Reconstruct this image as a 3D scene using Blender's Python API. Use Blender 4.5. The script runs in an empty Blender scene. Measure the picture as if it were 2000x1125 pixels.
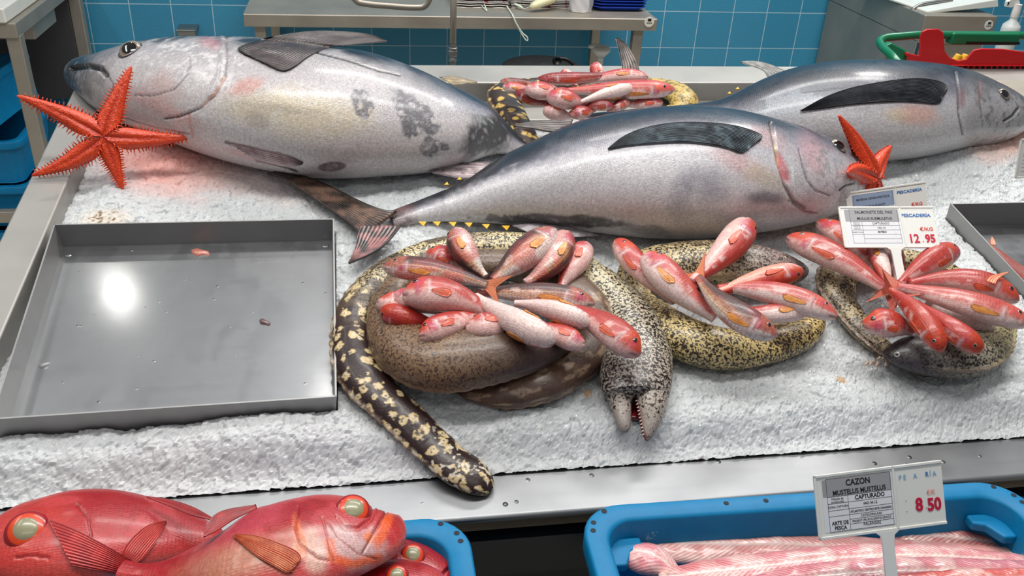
import bpy, math, random
import numpy as np
from math import sin, cos, pi, radians, hypot
from mathutils import Vector, Matrix
from mathutils.bvhtree import BVHTree

# ------------------------------------------------------------------ camera
FPX, PITCH, YAW, ROLL, TILT = 1751.0, 0.51357, 0.18594, 0.05529, 0.16491
CH = 1.60                      # camera height above the floor
DIST = 0.80                    # camera distance from the plane of the counter
COL = bpy.context.scene.collection
_fw = np.array([sin(YAW)*cos(PITCH), cos(YAW)*cos(PITCH), -sin(PITCH)])
_r = np.array([cos(YAW), -sin(YAW), 0.0]); _u = np.cross(_r, _fw)
RC = np.stack([_r*cos(ROLL)+_u*sin(ROLL), -_r*sin(ROLL)+_u*cos(ROLL), -_fw], 1)
CAM = np.array([0, 0, CH])
cd = bpy.data.cameras.new('camera'); co = bpy.data.objects.new('camera', cd); COL.objects.link(co)
M4 = Matrix.Identity(4)
for i in range(3):
    for j in range(3): M4[i][j] = float(RC[i, j])
M4[2][3] = CH
co.matrix_world = M4
cd.sensor_width = 36; cd.lens = 36*FPX/2000; cd.clip_start = .02
sc = bpy.context.scene; sc.camera = co
sc.view_settings.view_transform = 'Standard'; sc.view_settings.look = 'None'
sc.view_settings.exposure = -0.68; sc.view_settings.gamma = 1; sc.view_settings.use_curve_mapping = False
# ------------------------------------------------------------------ light
w = bpy.data.worlds.new('world'); sc.world = w; w.use_nodes = True
wn = w.node_tree.nodes; wl = w.node_tree.links
bg = wn['Background']
tc = wn.new('ShaderNodeTexCoord'); sp = wn.new('ShaderNodeSeparateXYZ'); rp = wn.new('ShaderNodeValToRGB')
wl.new(tc.outputs['Generated'], sp.inputs[0]); wl.new(sp.outputs['Z'], rp.inputs[0])
rp.color_ramp.elements[0].position = -.0; rp.color_ramp.elements[0].color = (.36, .36, .36, 1)
rp.color_ramp.elements[1].position = .5; rp.color_ramp.elements[1].color = (.74, .75, .77, 1)
wl.new(rp.outputs[0], bg.inputs[0]); bg.inputs[1].default_value = .50
def lamp(loc, sx, sy, power, col=(1, .97, .93), rot=(0, 0, 0)):
    l = bpy.data.lights.new('ceiling_lamp', 'AREA'); l.shape = 'RECTANGLE'; l.size = sx; l.size_y = sy
    l.energy = power; l.color = col
    o = bpy.data.objects.new('ceiling_lamp', l); o.location = loc; o.rotation_euler = rot; COL.objects.link(o); return o
lamp((-1.05, 3.0, 3.0), .09, .09, 5)
lamp((1.0, 2.5, 3.2), 2.4, .25, 82)
lamp((.2, 1.1, 3.2), 2.6, .25, 84)
lamp((.2, -.6, 3.2), 2.6, .25, 18)
lamp((2.2, 3.0, 3.2), .4, .4, 36)
lamp((-1.9, 1.9, 3.2), .25, 1.6, 30)

# ------------------------------------------------------------------ geometry helpers
class Frame:
    def __init__(s, O, ex, ey):
        s.O = np.array(O, float); s.ex = np.array(ex, float); s.ey = np.array(ey, float); s.n = np.cross(s.ex, s.ey)
    def W(s, u, v, w=0.0): return s.O + u*s.ex + v*s.ey + w*s.n
    def P(s, x, y, w=0.0):
        d = ray(x, y); t = ((s.O + w*s.n - CAM) @ s.n)/(d @ s.n); return CAM + d*t
    def uv(s, x, y, w=0.0):
        p = s.P(x, y, w) - s.O; return p @ s.ex, p @ s.ey
def ray(x, y):
    d = RC @ np.array([(x-1000)/FPX, -(y-562.5)/FPX, -1.0]); return d
def proj(p):
    c = (np.asarray(p) - CAM) @ RC
    return np.stack([1000 + FPX*c[..., 0]/-c[..., 2], 562.5 - FPX*c[..., 1]/-c[..., 2]], -1)
def Yp(x, y, yy): d = ray(x, y); return CAM + d*(yy/d[1])
def Zp(x, y, z): d = ray(x, y); return CAM + d*((z-CH)/d[2])
CT = Frame([0, DIST*sin(TILT), CH - DIST*cos(TILT)], [1, 0, 0], [0, cos(TILT), sin(TILT)])   # counter plane
def lin(c):
    c = np.asarray(c, float); c = c/255.0 if c.max() > 1.001 else c
    return np.where(c <= .04045, c/12.92, ((c+.055)/1.055)**2.4)
def smooth(e0, e1, x): t = np.clip((x-e0)/(e1-e0), 0, 1); return t*t*(3-2*t)
def _h(i, j, k, s):
    n = (i.astype(np.int64)*374761393 + j.astype(np.int64)*668265263 + k.astype(np.int64)*2147483647 + s*974634777) & 0xffffffff
    n = ((n ^ (n >> 13))*1274126177) & 0xffffffff
    n = (n ^ (n >> 16)) & 0xffffffff
    n = (n*2246822519) & 0xffffffff
    return ((n ^ (n >> 15)) & 0xffffff)/float(0xffffff)
def vnoise(p, s=0):
    f = np.floor(p); t = p-f; t = t*t*(3-2*t); f = f.astype(np.int64); r = 0
    for a in (0, 1):
        for b in (0, 1):
            for c in (0, 1):
                wgt = (t[..., 0] if a else 1-t[..., 0])*(t[..., 1] if b else 1-t[..., 1])*(t[..., 2] if c else 1-t[..., 2])
                r = r + wgt*_h(f[..., 0]+a, f[..., 1]+b, f[..., 2]+c, s)
    return r
def fbm(p, sc_, o=4, s=0, g=.5):
    p = np.asarray(p)*sc_; r = 0; a = 1; tot = 0
    for k in range(o):
        r = r + a*vnoise(p + 17.3*k, s+k); tot += a; a *= g; p = p*2.03
    return r/tot
def cells(p2, s=0):                      # nearest jittered cell on a 2D grid -> (distance, id noise, offset xy)
    f = np.floor(p2).astype(np.int64); best = np.full(p2.shape[0], 9.0); idn = np.zeros(p2.shape[0]); off = np.zeros_like(p2)
    sec = np.full(p2.shape[0], 9.0)
    for a in (-1, 0, 1):
        for b in (-1, 0, 1):
            ci, cj = f[:, 0]+a, f[:, 1]+b; z = ci*0
            q = np.stack([ci + _h(ci, cj, z, s), cj + _h(ci, cj, z, s+1)], 1)
            d = np.hypot(*(p2-q).T); m = d < best
            sec = np.where(m, best, np.minimum(sec, d))
            best = np.where(m, d, best); idn = np.where(m, _h(ci, cj, z, s+2), idn); off[m] = (p2-q)[m]
    return best, idn, off, sec
def catmull(pts, ts):
    pts = np.asarray(pts, float); K = len(pts)
    mid = pts[:, :2] if pts.shape[1] < 4 else (pts[:, :2]+pts[:, 2:4])/2
    c = np.concatenate([[0], np.cumsum(np.maximum(np.hypot(*np.diff(mid, axis=0).T), 1e-6))]); c /= c[-1]
    m = np.zeros_like(pts)
    for k in range(K):
        a, b = max(k-1, 0), min(k+1, K-1); m[k] = (pts[b]-pts[a])/(c[b]-c[a])
    out = []
    for t in ts:
        k = min(max(np.searchsorted(c, t, 'right')-1, 0), K-2); h = c[k+1]-c[k]; x = (t-c[k])/h
        out.append((2*x**3-3*x*x+1)*pts[k] + (x**3-2*x*x+x)*h*m[k] + (-2*x**3+3*x*x)*pts[k+1] + (x**3-x*x)*h*m[k+1])
    return np.array(out)
def poly(pts, n): return catmull(pts, np.linspace(0, 1, n))
def lerpkeys(keys, x):
    k = np.array(keys, float); return np.interp(x, k[:, 0], k[:, 1])

# ------------------------------------------------------------------ object helpers
def tag(o, label=None, cat=None, group=None, kind=None):
    if label: o['label'] = label
    if cat: o['category'] = cat
    if group: o['group'] = group
    if kind: o['kind'] = kind
    return o
def empty(name, loc, label, cat, group=None):
    o = bpy.data.objects.new(name, None); o.location = [float(a) for a in loc]; o.empty_display_size = .02
    COL.objects.link(o); return tag(o, label, cat, group)
def mesh(name, verts, faces, mat, parent=None, smooth_=True, col=None, uv=None, thr=None, mats=None, fmat=None):
    """verts in world space; with a parent the mesh is expressed relative to the parent's location"""
    v = np.asarray(verts, dtype=np.float64)
    me = bpy.data.meshes.new(name)
    off = np.array(parent_loc(parent)) if parent is not None else (v.min(0)+v.max(0))/2
    vv = v-off
    me.from_pydata(vv.tolist(), [], faces)
    for m_ in ([mat] if mats is None else mats): me.materials.append(m_)
    if smooth_: me.polygons.foreach_set('use_smooth', [True]*len(me.polygons))
    if fmat is not None: me.polygons.foreach_set('material_index', fmat)
    if col is not None:
        a = me.color_attributes.new('Col', 'FLOAT_COLOR', 'POINT')
        c4 = np.ones((len(v), 4), np.float32); c4[:, :3] = np.clip(col, 0, 1)
        a.data.foreach_set('color', c4.ravel())
    if thr is not None:
        for nm, arr in thr.items():
            a = me.attributes.new(nm, 'FLOAT', 'POINT'); a.data.foreach_set('value', np.asarray(arr, np.float32))
    if uv is not None:
        a = me.attributes.new('SUV', 'FLOAT_VECTOR', 'POINT')
        u3 = np.zeros((len(v), 3), np.float32); u3[:, :uv.shape[1]] = uv; a.data.foreach_set('vector', u3.ravel())
    me.update()
    o = bpy.data.objects.new(name, me); COL.objects.link(o)
    if parent is not None: o.parent = parent
    else: o.location = [float(a) for a in off]
    return o
def parent_loc(p):
    l = Vector((0, 0, 0))
    while p is not None: l = l + p.location; p = p.parent
    return tuple(l)
def grid_faces(N, M, closed=True, flip=False):
    F = []; mm = M if closed else M-1
    for i in range(N-1):
        for j in range(mm):
            a, b = i*M+j, i*M+(j+1) % M; c, d = a+M, b+M
            F.append((a, c, d, b) if not flip else (a, b, d, c))
    return F
def box8(p0, p1, fr=None, taper=None):
    """box between (u0,v0,w0) and (u1,v1,w1) in a frame (or world)"""
    P = []
    for w_ in (p0[2], p1[2]):
        for (a, b) in ((0, 0), (1, 0), (1, 1), (0, 1)):
            q = ((p1 if a else p0)[0], (p1 if b else p0)[1], w_)
            P.append(fr.W(*q) if fr else np.array(q, float))
    return P, [(0, 3, 2, 1), (4, 5, 6, 7), (0, 1, 5, 4), (1, 2, 6, 5), (2, 3, 7, 6), (3, 0, 4, 7)]
class MB:
    def __init__(s): s.v = []; s.f = []; s.m = []
    def add(s, P, F, mi=0):
        n = len(s.v); s.v += [np.asarray(p, float) for p in P]; s.f += [tuple(i+n for i in f) for f in F]; s.m += [mi]*len(F); return s
    def box(s, p0, p1, fr=None, mi=0): return s.add(*box8(p0, p1, fr), mi)
    def tube(s, pts, r, n=12, caps=True, mi=0, up=None):
        pts = np.asarray(pts, float); K = len(pts); r = np.full(K, r) if np.isscalar(r) else np.asarray(r)
        T = np.gradient(pts, axis=0); T /= np.linalg.norm(T, axis=1)[:, None]+1e-12
        u = np.array([0, 0, 1.0]) if abs(T[0][2]) < .9 else np.array([1.0, 0, 0])
        V = []
        for k in range(K):
            a = np.cross(T[k], u); a /= np.linalg.norm(a)+1e-12; u = np.cross(a, T[k])
            for j in range(n):
                t = 2*pi*j/n; V.append(pts[k] + r[k]*(cos(t)*a + sin(t)*u))
        F = grid_faces(K, n, True)
        if caps: F += [tuple(range(n)), tuple(range(K*n-1, K*n-n-1, -1))]
        return s.add(V, F, mi)
    def lathe(s, O, ax, prof, n=24, mi=0):
        ax = np.asarray(ax, float); ax /= np.linalg.norm(ax); a = np.cross(ax, [0, 0, 1.0] if abs(ax[2]) < .9 else [1.0, 0, 0]); a /= np.linalg.norm(a); b = np.cross(ax, a)
        V = [np.asarray(O) + ax*h + r*(cos(2*pi*j/n)*a + sin(2*pi*j/n)*b) for (r, h) in prof for j in range(n)]
        F = grid_faces(len(prof), n, True, True) + [tuple(range(n)), tuple(range(len(V)-1, len(V)-n-1, -1))]
        return s.add(V, F, mi)
    def prism(s, outline, ext, mi=0):
        n = len(outline); o = [np.asarray(p, float) for p in outline]; e = np.asarray(ext, float)
        V = o + [p+e for p in o]
        F = [tuple(range(n-1, -1, -1)), tuple(range(n, 2*n))] + [(i, (i+1) % n, n+(i+1) % n, n+i) for i in range(n)]
        return s.add(V, F, mi)
    def build(s, name, mat, parent=None, bevel=0, smooth_=False, mats=None, segs=2):
        o = mesh(name, s.v, s.f, mat, parent, smooth_, mats=mats, fmat=s.m if mats else None)
        if bevel:
            b = o.modifiers.new('b', 'BEVEL'); b.width = bevel; b.segments = segs; b.limit_method = 'ANGLE'; b.angle_limit = .6
            b.harden_normals = True
            o.data.polygons.foreach_set('use_smooth', [True]*len(o.data.polygons))
        return o

# ------------------------------------------------------------------ materials
class NT:
    def __init__(s, name):
        s.m = bpy.data.materials.new(name); s.m.use_nodes = True; s.t = s.m.node_tree; s.b = s.t.nodes['Principled BSDF']
    def n(s, typ, **kw):
        nd = s.t.nodes.new('ShaderNode'+typ)
        ins = kw.pop('i', {})
        for k, v in kw.items(): setattr(nd, k, v)
        for k, v in ins.items(): s.set(nd.inputs[k], v)
        return nd
    def set(s, sock, v):
        if isinstance(v, bpy.types.NodeSocket): s.t.links.new(v, sock)
        elif hasattr(v, 'outputs'): s.t.links.new(v.outputs[0], sock)
        else: sock.default_value = v
    def P(s, **kw):
        for k, v in kw.items(): s.set(s.b.inputs[k.replace('_', ' ')], v)
        return s
    def math(s, op, a, b=0.0, c=0.0):
        nd = s.n('Math', operation=op); s.set(nd.inputs[0], a); s.set(nd.inputs[1], b); s.set(nd.inputs[2], c); return nd.outputs[0]
    def mix(s, f, a, b, mode='MIX'):
        nd = s.n('Mix', data_type='RGBA', blend_type=mode); s.set(nd.inputs[0], f); s.set(nd.inputs[6], a); s.set(nd.inputs[7], b); return nd.outputs[2]
    def ramp(s, f, stops):
        nd = s.n('ValToRGB'); s.set(nd.inputs[0], f); el = nd.color_ramp.elements
        while len(el) < len(stops): el.new(.5)
        for e, (p, c) in zip(el, stops): e.position = p; e.color = (*c, 1) if not np.isscalar(c) else (c, c, c, 1)
        return nd.outputs[0]
    def noise(s, vec, scale, detail=3, rough=.5, dist=0.0):
        return s.n('TexNoise', i={'Vector': vec, 'Scale': scale, 'Detail': detail, 'Roughness': rough, 'Distortion': dist}).outputs[0]
    def vor(s, vec, scale, feature='F1', out='Distance', rand=1.0):
        return s.n('TexVoronoi', feature=feature, i={'Vector': vec, 'Scale': scale, 'Randomness': rand}).outputs[out]
    def obj(s): return s.n('TexCoord').outputs['Object']
    def attr(s, name, out='Color'): return s.n('Attribute', attribute_name=name).outputs[out]
    def mapping(s, vec, scale=(1, 1, 1), rot=(0, 0, 0)): return s.n('Mapping', i={'Vector': vec, 'Scale': scale, 'Rotation': rot}).outputs[0]
    def bump(s, h, strength=.3, dist=.002, normal=None):
        nd = s.n('Bump', i={'Height': h, 'Strength': strength, 'Distance': dist})
        if normal is not None: s.set(nd.inputs['Normal'], normal)
        return nd.outputs[0]
def L4(c): return (*[float(x) for x in lin(c)], 1)
def plain(name, c, rough=.5, metal=0.0, coat=0.0, spec=.5, noise=.0, nsc=60, bump=0.0):
    t = NT(name); c4 = L4(c)
    if noise:
        nz = t.noise(t.obj(), nsc, 4, .6)
        t.P(Base_Color=t.mix(nz, tuple(x*(1-noise) for x in c4[:3])+(1,), tuple(min(1, x*(1+noise)) for x in c4[:3])+(1,)))
        if bump: t.P(Normal=t.bump(nz, bump, .001))
    else: t.P(Base_Color=c4)
    t.P(Roughness=rough, Metallic=metal, Coat_Weight=coat, Specular_IOR_Level=spec); return t.m
def skin(name, rough=.4, coat=.3, coat_rough=.12, metal=0.0, fine=.12, fsc=400, bump=.25, bsc=300, scales=0, scale_str=.5, sss=0.0, scratch=0.0, speck=0.0):
    """wet fish skin: colour from the body's own pigment map, fine mottling, optional rows of scales"""
    t = NT(name); c = t.attr('Col'); ob = t.obj(); uv = t.attr('SUV', 'Vector')
    f = t.noise(ob, fsc, 3, .65)
    c = t.mix(1.0, c, t.ramp(f, [(.25, 1-fine*1.6), (.75, 1+fine)]), 'MULTIPLY')
    h = t.noise(ob, bsc, 3, .6)
    nb = t.bump(h, bump, .0006)
    if scales:
        q = t.mapping(uv, (scales, scales*1.15, 1)); vd = t.vor(q, 1.0, rand=.35)
        c = t.mix(t.math('MULTIPLY', t.ramp(vd, [(.3, 0.0), (.75, 1.0)]), scale_str), c, t.mix(1.0, c, (.45, .38, .36, 1), 'MULTIPLY'))
        nb = t.bump(vd, .35, .0009, nb)
    if scratch:
        q = t.mapping(uv, (70, 900, 1)); s_ = t.noise(q, 1.0, 3, .7)
        c = t.mix(t.ramp(s_, [(.55, 0.0), (.75, scratch)]), c, t.mix(1.0, c, (1.8, 1.8, 1.8, 1), 'MULTIPLY'))
    if speck:
        s_ = t.noise(ob, 620, 2, .6)
        c = t.mix(t.ramp(s_, [(.62, 0.0), (.70, speck)]), c, t.mix(1.0, c, (2.2, 2.2, 2.2, 1), 'MULTIPLY'))
    t.P(Base_Color=c, Roughness=t.ramp(t.noise(ob, 45, 3), [(.3, rough*.75), (.7, min(1, rough*1.3))]), Metallic=metal, Coat_Weight=coat, Coat_Roughness=coat_rough, Normal=nb)
    if sss: t.P(Subsurface_Weight=sss, Subsurface_Radius=(.01, .004, .003), Subsurface_Scale=.4)
    return t.m
def steel(name, c=(150, 150, 150), rough=.34, sc_=(3, 90, 90), spots=0, bump=.12, metal=1.0):
    t = NT(name); ob = t.obj()
    g = t.noise(t.mapping(ob, sc_), 1.0, 4, .6); g2 = t.noise(ob, 7, 4, .6)
    c4 = L4(c)
    cc = t.mix(g2, tuple(x*.8 for x in c4[:3])+(1,), tuple(min(1, x*1.18) for x in c4[:3])+(1,))
    rr = t.math('ADD', t.math('MULTIPLY', g, .12), t.math('MULTIPLY_ADD', g2, .22, rough-.16))
    nb = t.bump(g, bump, .0004)
    t.P(Base_Color=cc, Metallic=metal, Roughness=rr, Normal=nb); return t.m

# ------------------------------------------------------------------ bodies swept along a fitted spine
class Body:
    def __init__(s, fr, st, ratio, wb, N, M, k=.86, rot=0.0, power=1.0, flat=0.0, rel=False):
        """st rows: dorsal x,y, ventral x,y in the photograph; ratio = thickness/height; wb = height of the surface it lies on (number or along-body keys)"""
        st = np.asarray(st, float); s.N, s.M, s.rot = N, M, radians(rot)
        ts = .5-.5*np.cos(pi*np.linspace(0, 1, N)); ts = .6*np.linspace(0, 1, N)+.4*ts
        q = catmull(st, ts)
        for _ in range(max(1, int((N/len(st)/2.5)**2))): q[2:-2] = (q[1:-3]+2*q[2:-2]+q[3:-1])/4
        T2, B2 = q[:, :2], q[:, 2:4]; mid = (T2+B2)/2
        s.ts = ts
        W = np.full(N, wb) if np.isscalar(wb) else lerpkeys(wb, ts)
        R_ = np.full(N, ratio) if np.isscalar(ratio) else lerpkeys(ratio, ts)
        a = np.full(N, .02)
        dir2 = T2-B2; half = np.linalg.norm(dir2, axis=1)/2+1e-9
        d2 = dir2/(2*half[:, None])
        for i in range(1, N):                      # keep directions from collapsing at the tips
            if half[i] < 1: d2[i] = d2[i-1]
        for it in range(7):
            wc = W + R_*a*k
            C = np.array([fr.P(mid[i, 0], mid[i, 1], wc[i]) for i in range(N)])
            Cs = C
            T = np.gradient(Cs, axis=0); T /= np.linalg.norm(T, axis=1)[:, None]+1e-12
            if it: # smooth tangents
                for _ in range(int(2+(N/22)**2/2)): T[1:-1] = (T[:-2]+2*T[1:-1]+T[2:])/4
                T /= np.linalg.norm(T, axis=1)[:, None]+1e-12
            S = np.cross(T, fr.n); S /= np.linalg.norm(S, axis=1)[:, None]+1e-12
            p0 = proj(C); pS = proj(C+S*.01)-p0
            sg = np.sign((pS*d2).sum(1)); sgn = 1 if sg.sum() >= 0 else -1
            S = S*sgn; U = np.cross(S, T) * sgn; U *= np.sign((U@fr.n))[:, None]
            pS = (proj(C+S*.01)-p0)/.01; pU = (proj(C+U*.01)-p0)/.01
            t2 = np.gradient(p0, axis=0); t2 /= np.linalg.norm(t2, axis=1)[:, None]+1e-9
            nn = np.stack([-t2[:, 1], t2[:, 0]], 1)
            hh = np.abs((dir2*nn).sum(1))/2
            ext = np.sqrt((pS*nn).sum(1)**2 + (R_*(pU*nn).sum(1))**2)
            # half extents near the tips follow the full distance to stay round
            a = np.maximum(np.where(hh > .35*half, hh, half)/ext, 1e-4)
            for _ in range(int((N/len(st)/3)**2)): a[3:-3] = (a[2:-4]+2*a[3:-3]+a[4:-2])/4
        s.C, s.S, s.U, s.T, s.a, s.b, s.fr, s.sgn = C, S, U, T, a, R_*a, fr, sgn
        if rel:      # rot counted from 'flank facing the viewer'
            i = N//2; cv = CAM-C[i]; s.rot = math.atan2(cv@U[i], cv@S[i])-pi/2+radians(rot)
        th = np.linspace(0, 2*pi, M, endpoint=False); s.th = th
        cs, sn = np.cos(th), np.sin(th)
        if power != 1.0:
            cs = np.sign(cs)*np.abs(cs)**power; sn = np.sign(sn)*np.abs(sn)**power
        if flat: sn = np.where(sn < 0, sn*(1-flat), sn)
        s.V = (C[:, None] + S[:, None]*(a[:, None]*cs)[..., None] + U[:, None]*(s.b[:, None]*sn)[..., None]).reshape(-1, 3)
        arc = np.concatenate([[0], np.cumsum(np.linalg.norm(np.diff(C, axis=0), axis=1))]); s.arc = arc; s.L = arc[-1]
        s.sv = np.repeat(ts, M); s.av = np.repeat(arc, M); s.thv = np.tile(th, N)
        s.A = np.cos(s.thv-s.rot); s.Lt = np.sin(s.thv-s.rot)
        s.rad = np.repeat(a, M)
        Nr = (S[:, None]*(cs/np.maximum(a[:, None], 1e-5))[..., None] + U[:, None]*(sn/np.maximum(s.b[:, None], 1e-5))[..., None]).reshape(-1, 3)
        s.Nr = Nr/(np.linalg.norm(Nr, axis=1)[:, None]+1e-9)
        s.px = proj(s.V); s.face = ((CAM-s.V)*s.Nr).sum(1)/np.linalg.norm(CAM-s.V, axis=1)
        s.uv = np.stack([s.av, (s.thv-s.rot)*s.rad], 1)
        s.vis = smooth(-.15, .1, s.face)
    def disp(s, d): s.V = s.V + s.Nr*np.asarray(d)[:, None]
    def faces(s):
        N, M = s.N, s.M; F = grid_faces(N, M, True)
        F.append(tuple(range(M))); F.append(tuple(range(N*M-1, (N-1)*M-1, -1)))
        # orientation: make outward
        a, b, c, d = F[(N//2)*M]; n = np.cross(s.V[b]-s.V[a], s.V[c]-s.V[a])
        if n @ s.Nr[a] < 0: F = [tuple(reversed(f)) for f in F]
        return F
    def mesh(s, name, mat, parent=None, col=None, thr=None):
        s.F = s.faces(); s.bvh = BVHTree.FromPolygons([Vector(v) for v in s.V], s.F)
        return mesh(name, s.V, s.F, mat, parent, True, col=col, uv=s.uv, thr=thr)
    def at(s, t, ang, off=0.0):
        """surface point at fraction t, angle from dorsal in degrees (positive = towards the camera side)"""
        i = int(np.argmin(np.abs(s.ts-t))); th = s.rot+radians(ang)
        d = s.S[i]*cos(th)*s.a[i] + s.U[i]*sin(th)*s.b[i]
        nr = s.S[i]*cos(th)/s.a[i] + s.U[i]*sin(th)/s.b[i]; nr /= np.linalg.norm(nr)
        return s.C[i]+d+nr*off, nr, s.T[i]
def hit(body, x, y):
    d = ray(x, y); dl = np.linalg.norm(d)
    r = body.bvh.ray_cast(Vector(CAM), Vector(d/dl))
    if r[0] is None: return None
    return np.array(r[0]), np.array(r[1]), r[3]/dl
def mline(px, pts, wid, soft=.5):
    """mask around a polyline, wid in pixels"""
    pts = np.asarray(pts, float); best = np.full(len(px), 1e9)
    for a, b in zip(pts[:-1], pts[1:]):
        ab = b-a; t = np.clip(((px-a)@ab)/(ab@ab+1e-9), 0, 1); best = np.minimum(best, np.hypot(*(px-a-t[:, None]*ab).T))
    return 1-smooth(wid*(1-soft), wid*(1+soft), best)
def mblob(px, cx, cy, rx, ry, ang=0, soft=.35, nz=None, amt=.5):
    a = radians(ang); d = px-np.array([cx, cy]); x = d[:, 0]*cos(a)+d[:, 1]*sin(a); y = -d[:, 0]*sin(a)+d[:, 1]*cos(a)
    r = np.sqrt((x/rx)**2+(y/ry)**2)
    if nz is not None: r = r+(nz-.5)*amt*2
    return 1-smooth(1-soft, 1+soft, r)
def cmix(c, col, m): return c*(1-m[:, None]) + lin(col)[None]*m[:, None]
def ckeys(x, keys):
    xs = [k[0] for k in keys]; cs = np.array([lin(k[1]) for k in keys])
    return np.stack([np.interp(x, xs, cs[:, i]) for i in range(3)], 1)

def fin(name, A, B, parent, mat, colf, body=None, off=.004, wfb=.1, fr=None, n=40, m=40, rays=14, amp=.0006, th=.0012, notch=0.0, lift=None, seed=0):
    """thin ribbed fin between a leading edge A and a trailing edge B, thickness th"""
    fr = fr or CT
    A = poly(A, n); B = poly(B, n); T = np.full((n, m), np.nan); HT = np.full((n, m), 99.0); D = np.zeros((n, m, 3)); rng = np.random.RandomState(seed)
    c = np.linspace(0, 1, m)
    for i in range(n):
        for j in range(m):
            q = A[i]*(1-c[j])+B[i]*c[j]; d = ray(*q); D[i, j] = d; r = hit(body, *q) if body is not None else None
            if r is not None: T[i, j] = r[2]-off/np.linalg.norm(d); HT[i, j] = T[i, j]+off*.6
            else:
                wv = wfb if np.isscalar(wfb) else np.interp(i/(n-1), [k[0] for k in wfb], [k[1] for k in wfb])
                T[i, j] = ((fr.O+wv*fr.n-CAM)@fr.n)/(d@fr.n)
    if lift is not None:
        T = T - np.interp(np.linspace(0, 1, n), [k[0] for k in lift], [k[1] for k in lift])[:, None]
    Th = T.copy()
    for _ in range(6):
        T[1:-1] = (T[:-2]+T[1:-1]*2+T[2:])/4; T[:, 1:-1] = (T[:, :-2]+T[:, 1:-1]*2+T[:, 2:])/4
    T = np.minimum(T, HT)
    P = CAM + D*T[..., None]
    gi, gj = np.gradient(P, axis=0), np.gradient(P, axis=1); Nn = np.cross(gi, gj); Nn /= np.linalg.norm(Nn, axis=2)[..., None]+1e-12
    sg = np.sign((Nn*(CAM-P)).sum(2)); Nn *= sg[..., None]
    si, cj = np.meshgrid(np.linspace(0, 1, n), c, indexing='ij')
    rip = np.sin(cj*rays*2*pi)*amp
    P1 = P + Nn*rip[..., None]; P2 = P1 - Nn*th
    V = np.concatenate([P1.reshape(-1, 3), P2.reshape(-1, 3)])
    F = grid_faces(n, m, False); F2 = [tuple(reversed([k+n*m for k in f])) for f in F]
    if notch:   # frayed trailing edge
        pass
    rim = [i*m for i in range(n)] + [(n-1)*m+j for j in range(1, m)] + [i*m+m-1 for i in range(n-2, -1, -1)] + [j for j in range(m-2, 0, -1)]
    R_ = [(rim[k], rim[(k+1) % len(rim)], rim[(k+1) % len(rim)]+n*m, rim[k]+n*m) for k in range(len(rim))]
    cc = colf(si.ravel(), cj.ravel(), P.reshape(-1, 3)); cc = np.concatenate([cc, cc])
    uv = np.stack([si.ravel(), cj.ravel()], 1); uv = np.concatenate([uv, uv])
    return mesh(name, V, F+F2+R_, mat, parent, True, col=cc, uv=uv)

def dome(name, O, nr, tang, r, hgt, mats, rings, parent, oval=1.0, n=40, sink=.3):
    """shallow eye dome; rings = [(radius fraction, material index), ...]"""
    nr = nr/np.linalg.norm(nr); a = tang-nr*(tang@nr); a /= np.linalg.norm(a); b = np.cross(nr, a)
    V = []; F = []; fm = []; K = 14; rad = np.linspace(0, 1, K)
    V.append(O+nr*hgt*(1-sink))
    for k in range(1, K):
        h = hgt*(math.sqrt(max(0, 1-rad[k]**2))-sink)
        for j in range(n): t = 2*pi*j/n; V.append(O+nr*h+r*rad[k]*(cos(t)*a+oval*sin(t)*b))
    def mi(f_):
        for lim, m_ in rings:
            if f_ <= lim: return m_
        return rings[-1][1]
    for j in range(n): F.append((0, 1+j, 1+(j+1) % n)); fm.append(mi(0))
    for k in range(K-2):
        for j in range(n):
            F.append((1+k*n+j, 1+(k+1)*n+j, 1+(k+1)*n+(j+1) % n, 1+k*n+(j+1) % n)); fm.append(mi((rad[k+1]+rad[k+2])/2))
    return mesh(name, V, F, None, parent, True, mats=mats, fmat=fm)

# ------------------------------------------------------------------ shared materials
M = {}
M['tuna'] = skin('tuna_skin', rough=.36, coat=.32, coat_rough=.16, metal=.08, fine=.2, fsc=240, bump=.6, bsc=380, scales=330, scale_str=.06, scratch=.28, speck=.35)
M['fin'] = skin('fin_membrane', rough=.42, coat=.2, fine=.15, fsc=500, bump=.2)
M['eye_black'] = plain('eye_black', (8, 8, 12), .06, coat=1)
M['eye_ring'] = plain('eye_ring', (150, 138, 120), .2, coat=.8, noise=.25, nsc=300)
M['eye_gold'] = plain('eye_gold', (120, 105, 85), .15, coat=1, noise=.2, nsc=300)
M['eye_red'] = plain('eye_red', (110, 30, 25), .2, coat=.8, noise=.2, nsc=300)
M['steel'] = steel('brushed_steel', (160, 158, 154), .42)
def wet_steel(name, base_, dk_, dens, rough, sc_):
    t = NT(name); ob = t.obj(); g = t.noise(t.mapping(ob, sc_), 1.0, 4, .6); g2 = t.noise(ob, 8, 5, .6)
    dr = t.vor(ob, dens, 'F1'); dn = t.noise(ob, 14, 3, .6); drop = t.math('MULTIPLY', t.ramp(dr, [(.06, 1.0), (.13, 0.0)]), t.ramp(dn, [(.50, 0.0), (.56, 1.0)]))
    base = t.mix(g2, L4(dk_), L4(base_)); base = t.mix(t.math('MULTIPLY', drop, .35), base, L4((80, 80, 82)))
    t.P(Base_Color=base, Metallic=.9, Roughness=t.math('SUBTRACT', t.math('MULTIPLY_ADD', g, .14, rough), t.math('MULTIPLY', drop, .2)), Normal=t.bump(drop, .8, .002, t.bump(g, .12, .0004))); return t.m
M['rim'] = steel('matt_rim_steel', (162, 160, 156), .5, metal=.6)
M['steel_wet'] = wet_steel('wet_rim_steel', (158, 160, 162), (120, 122, 126), 38, .38, (3, 90, 60))
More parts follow.
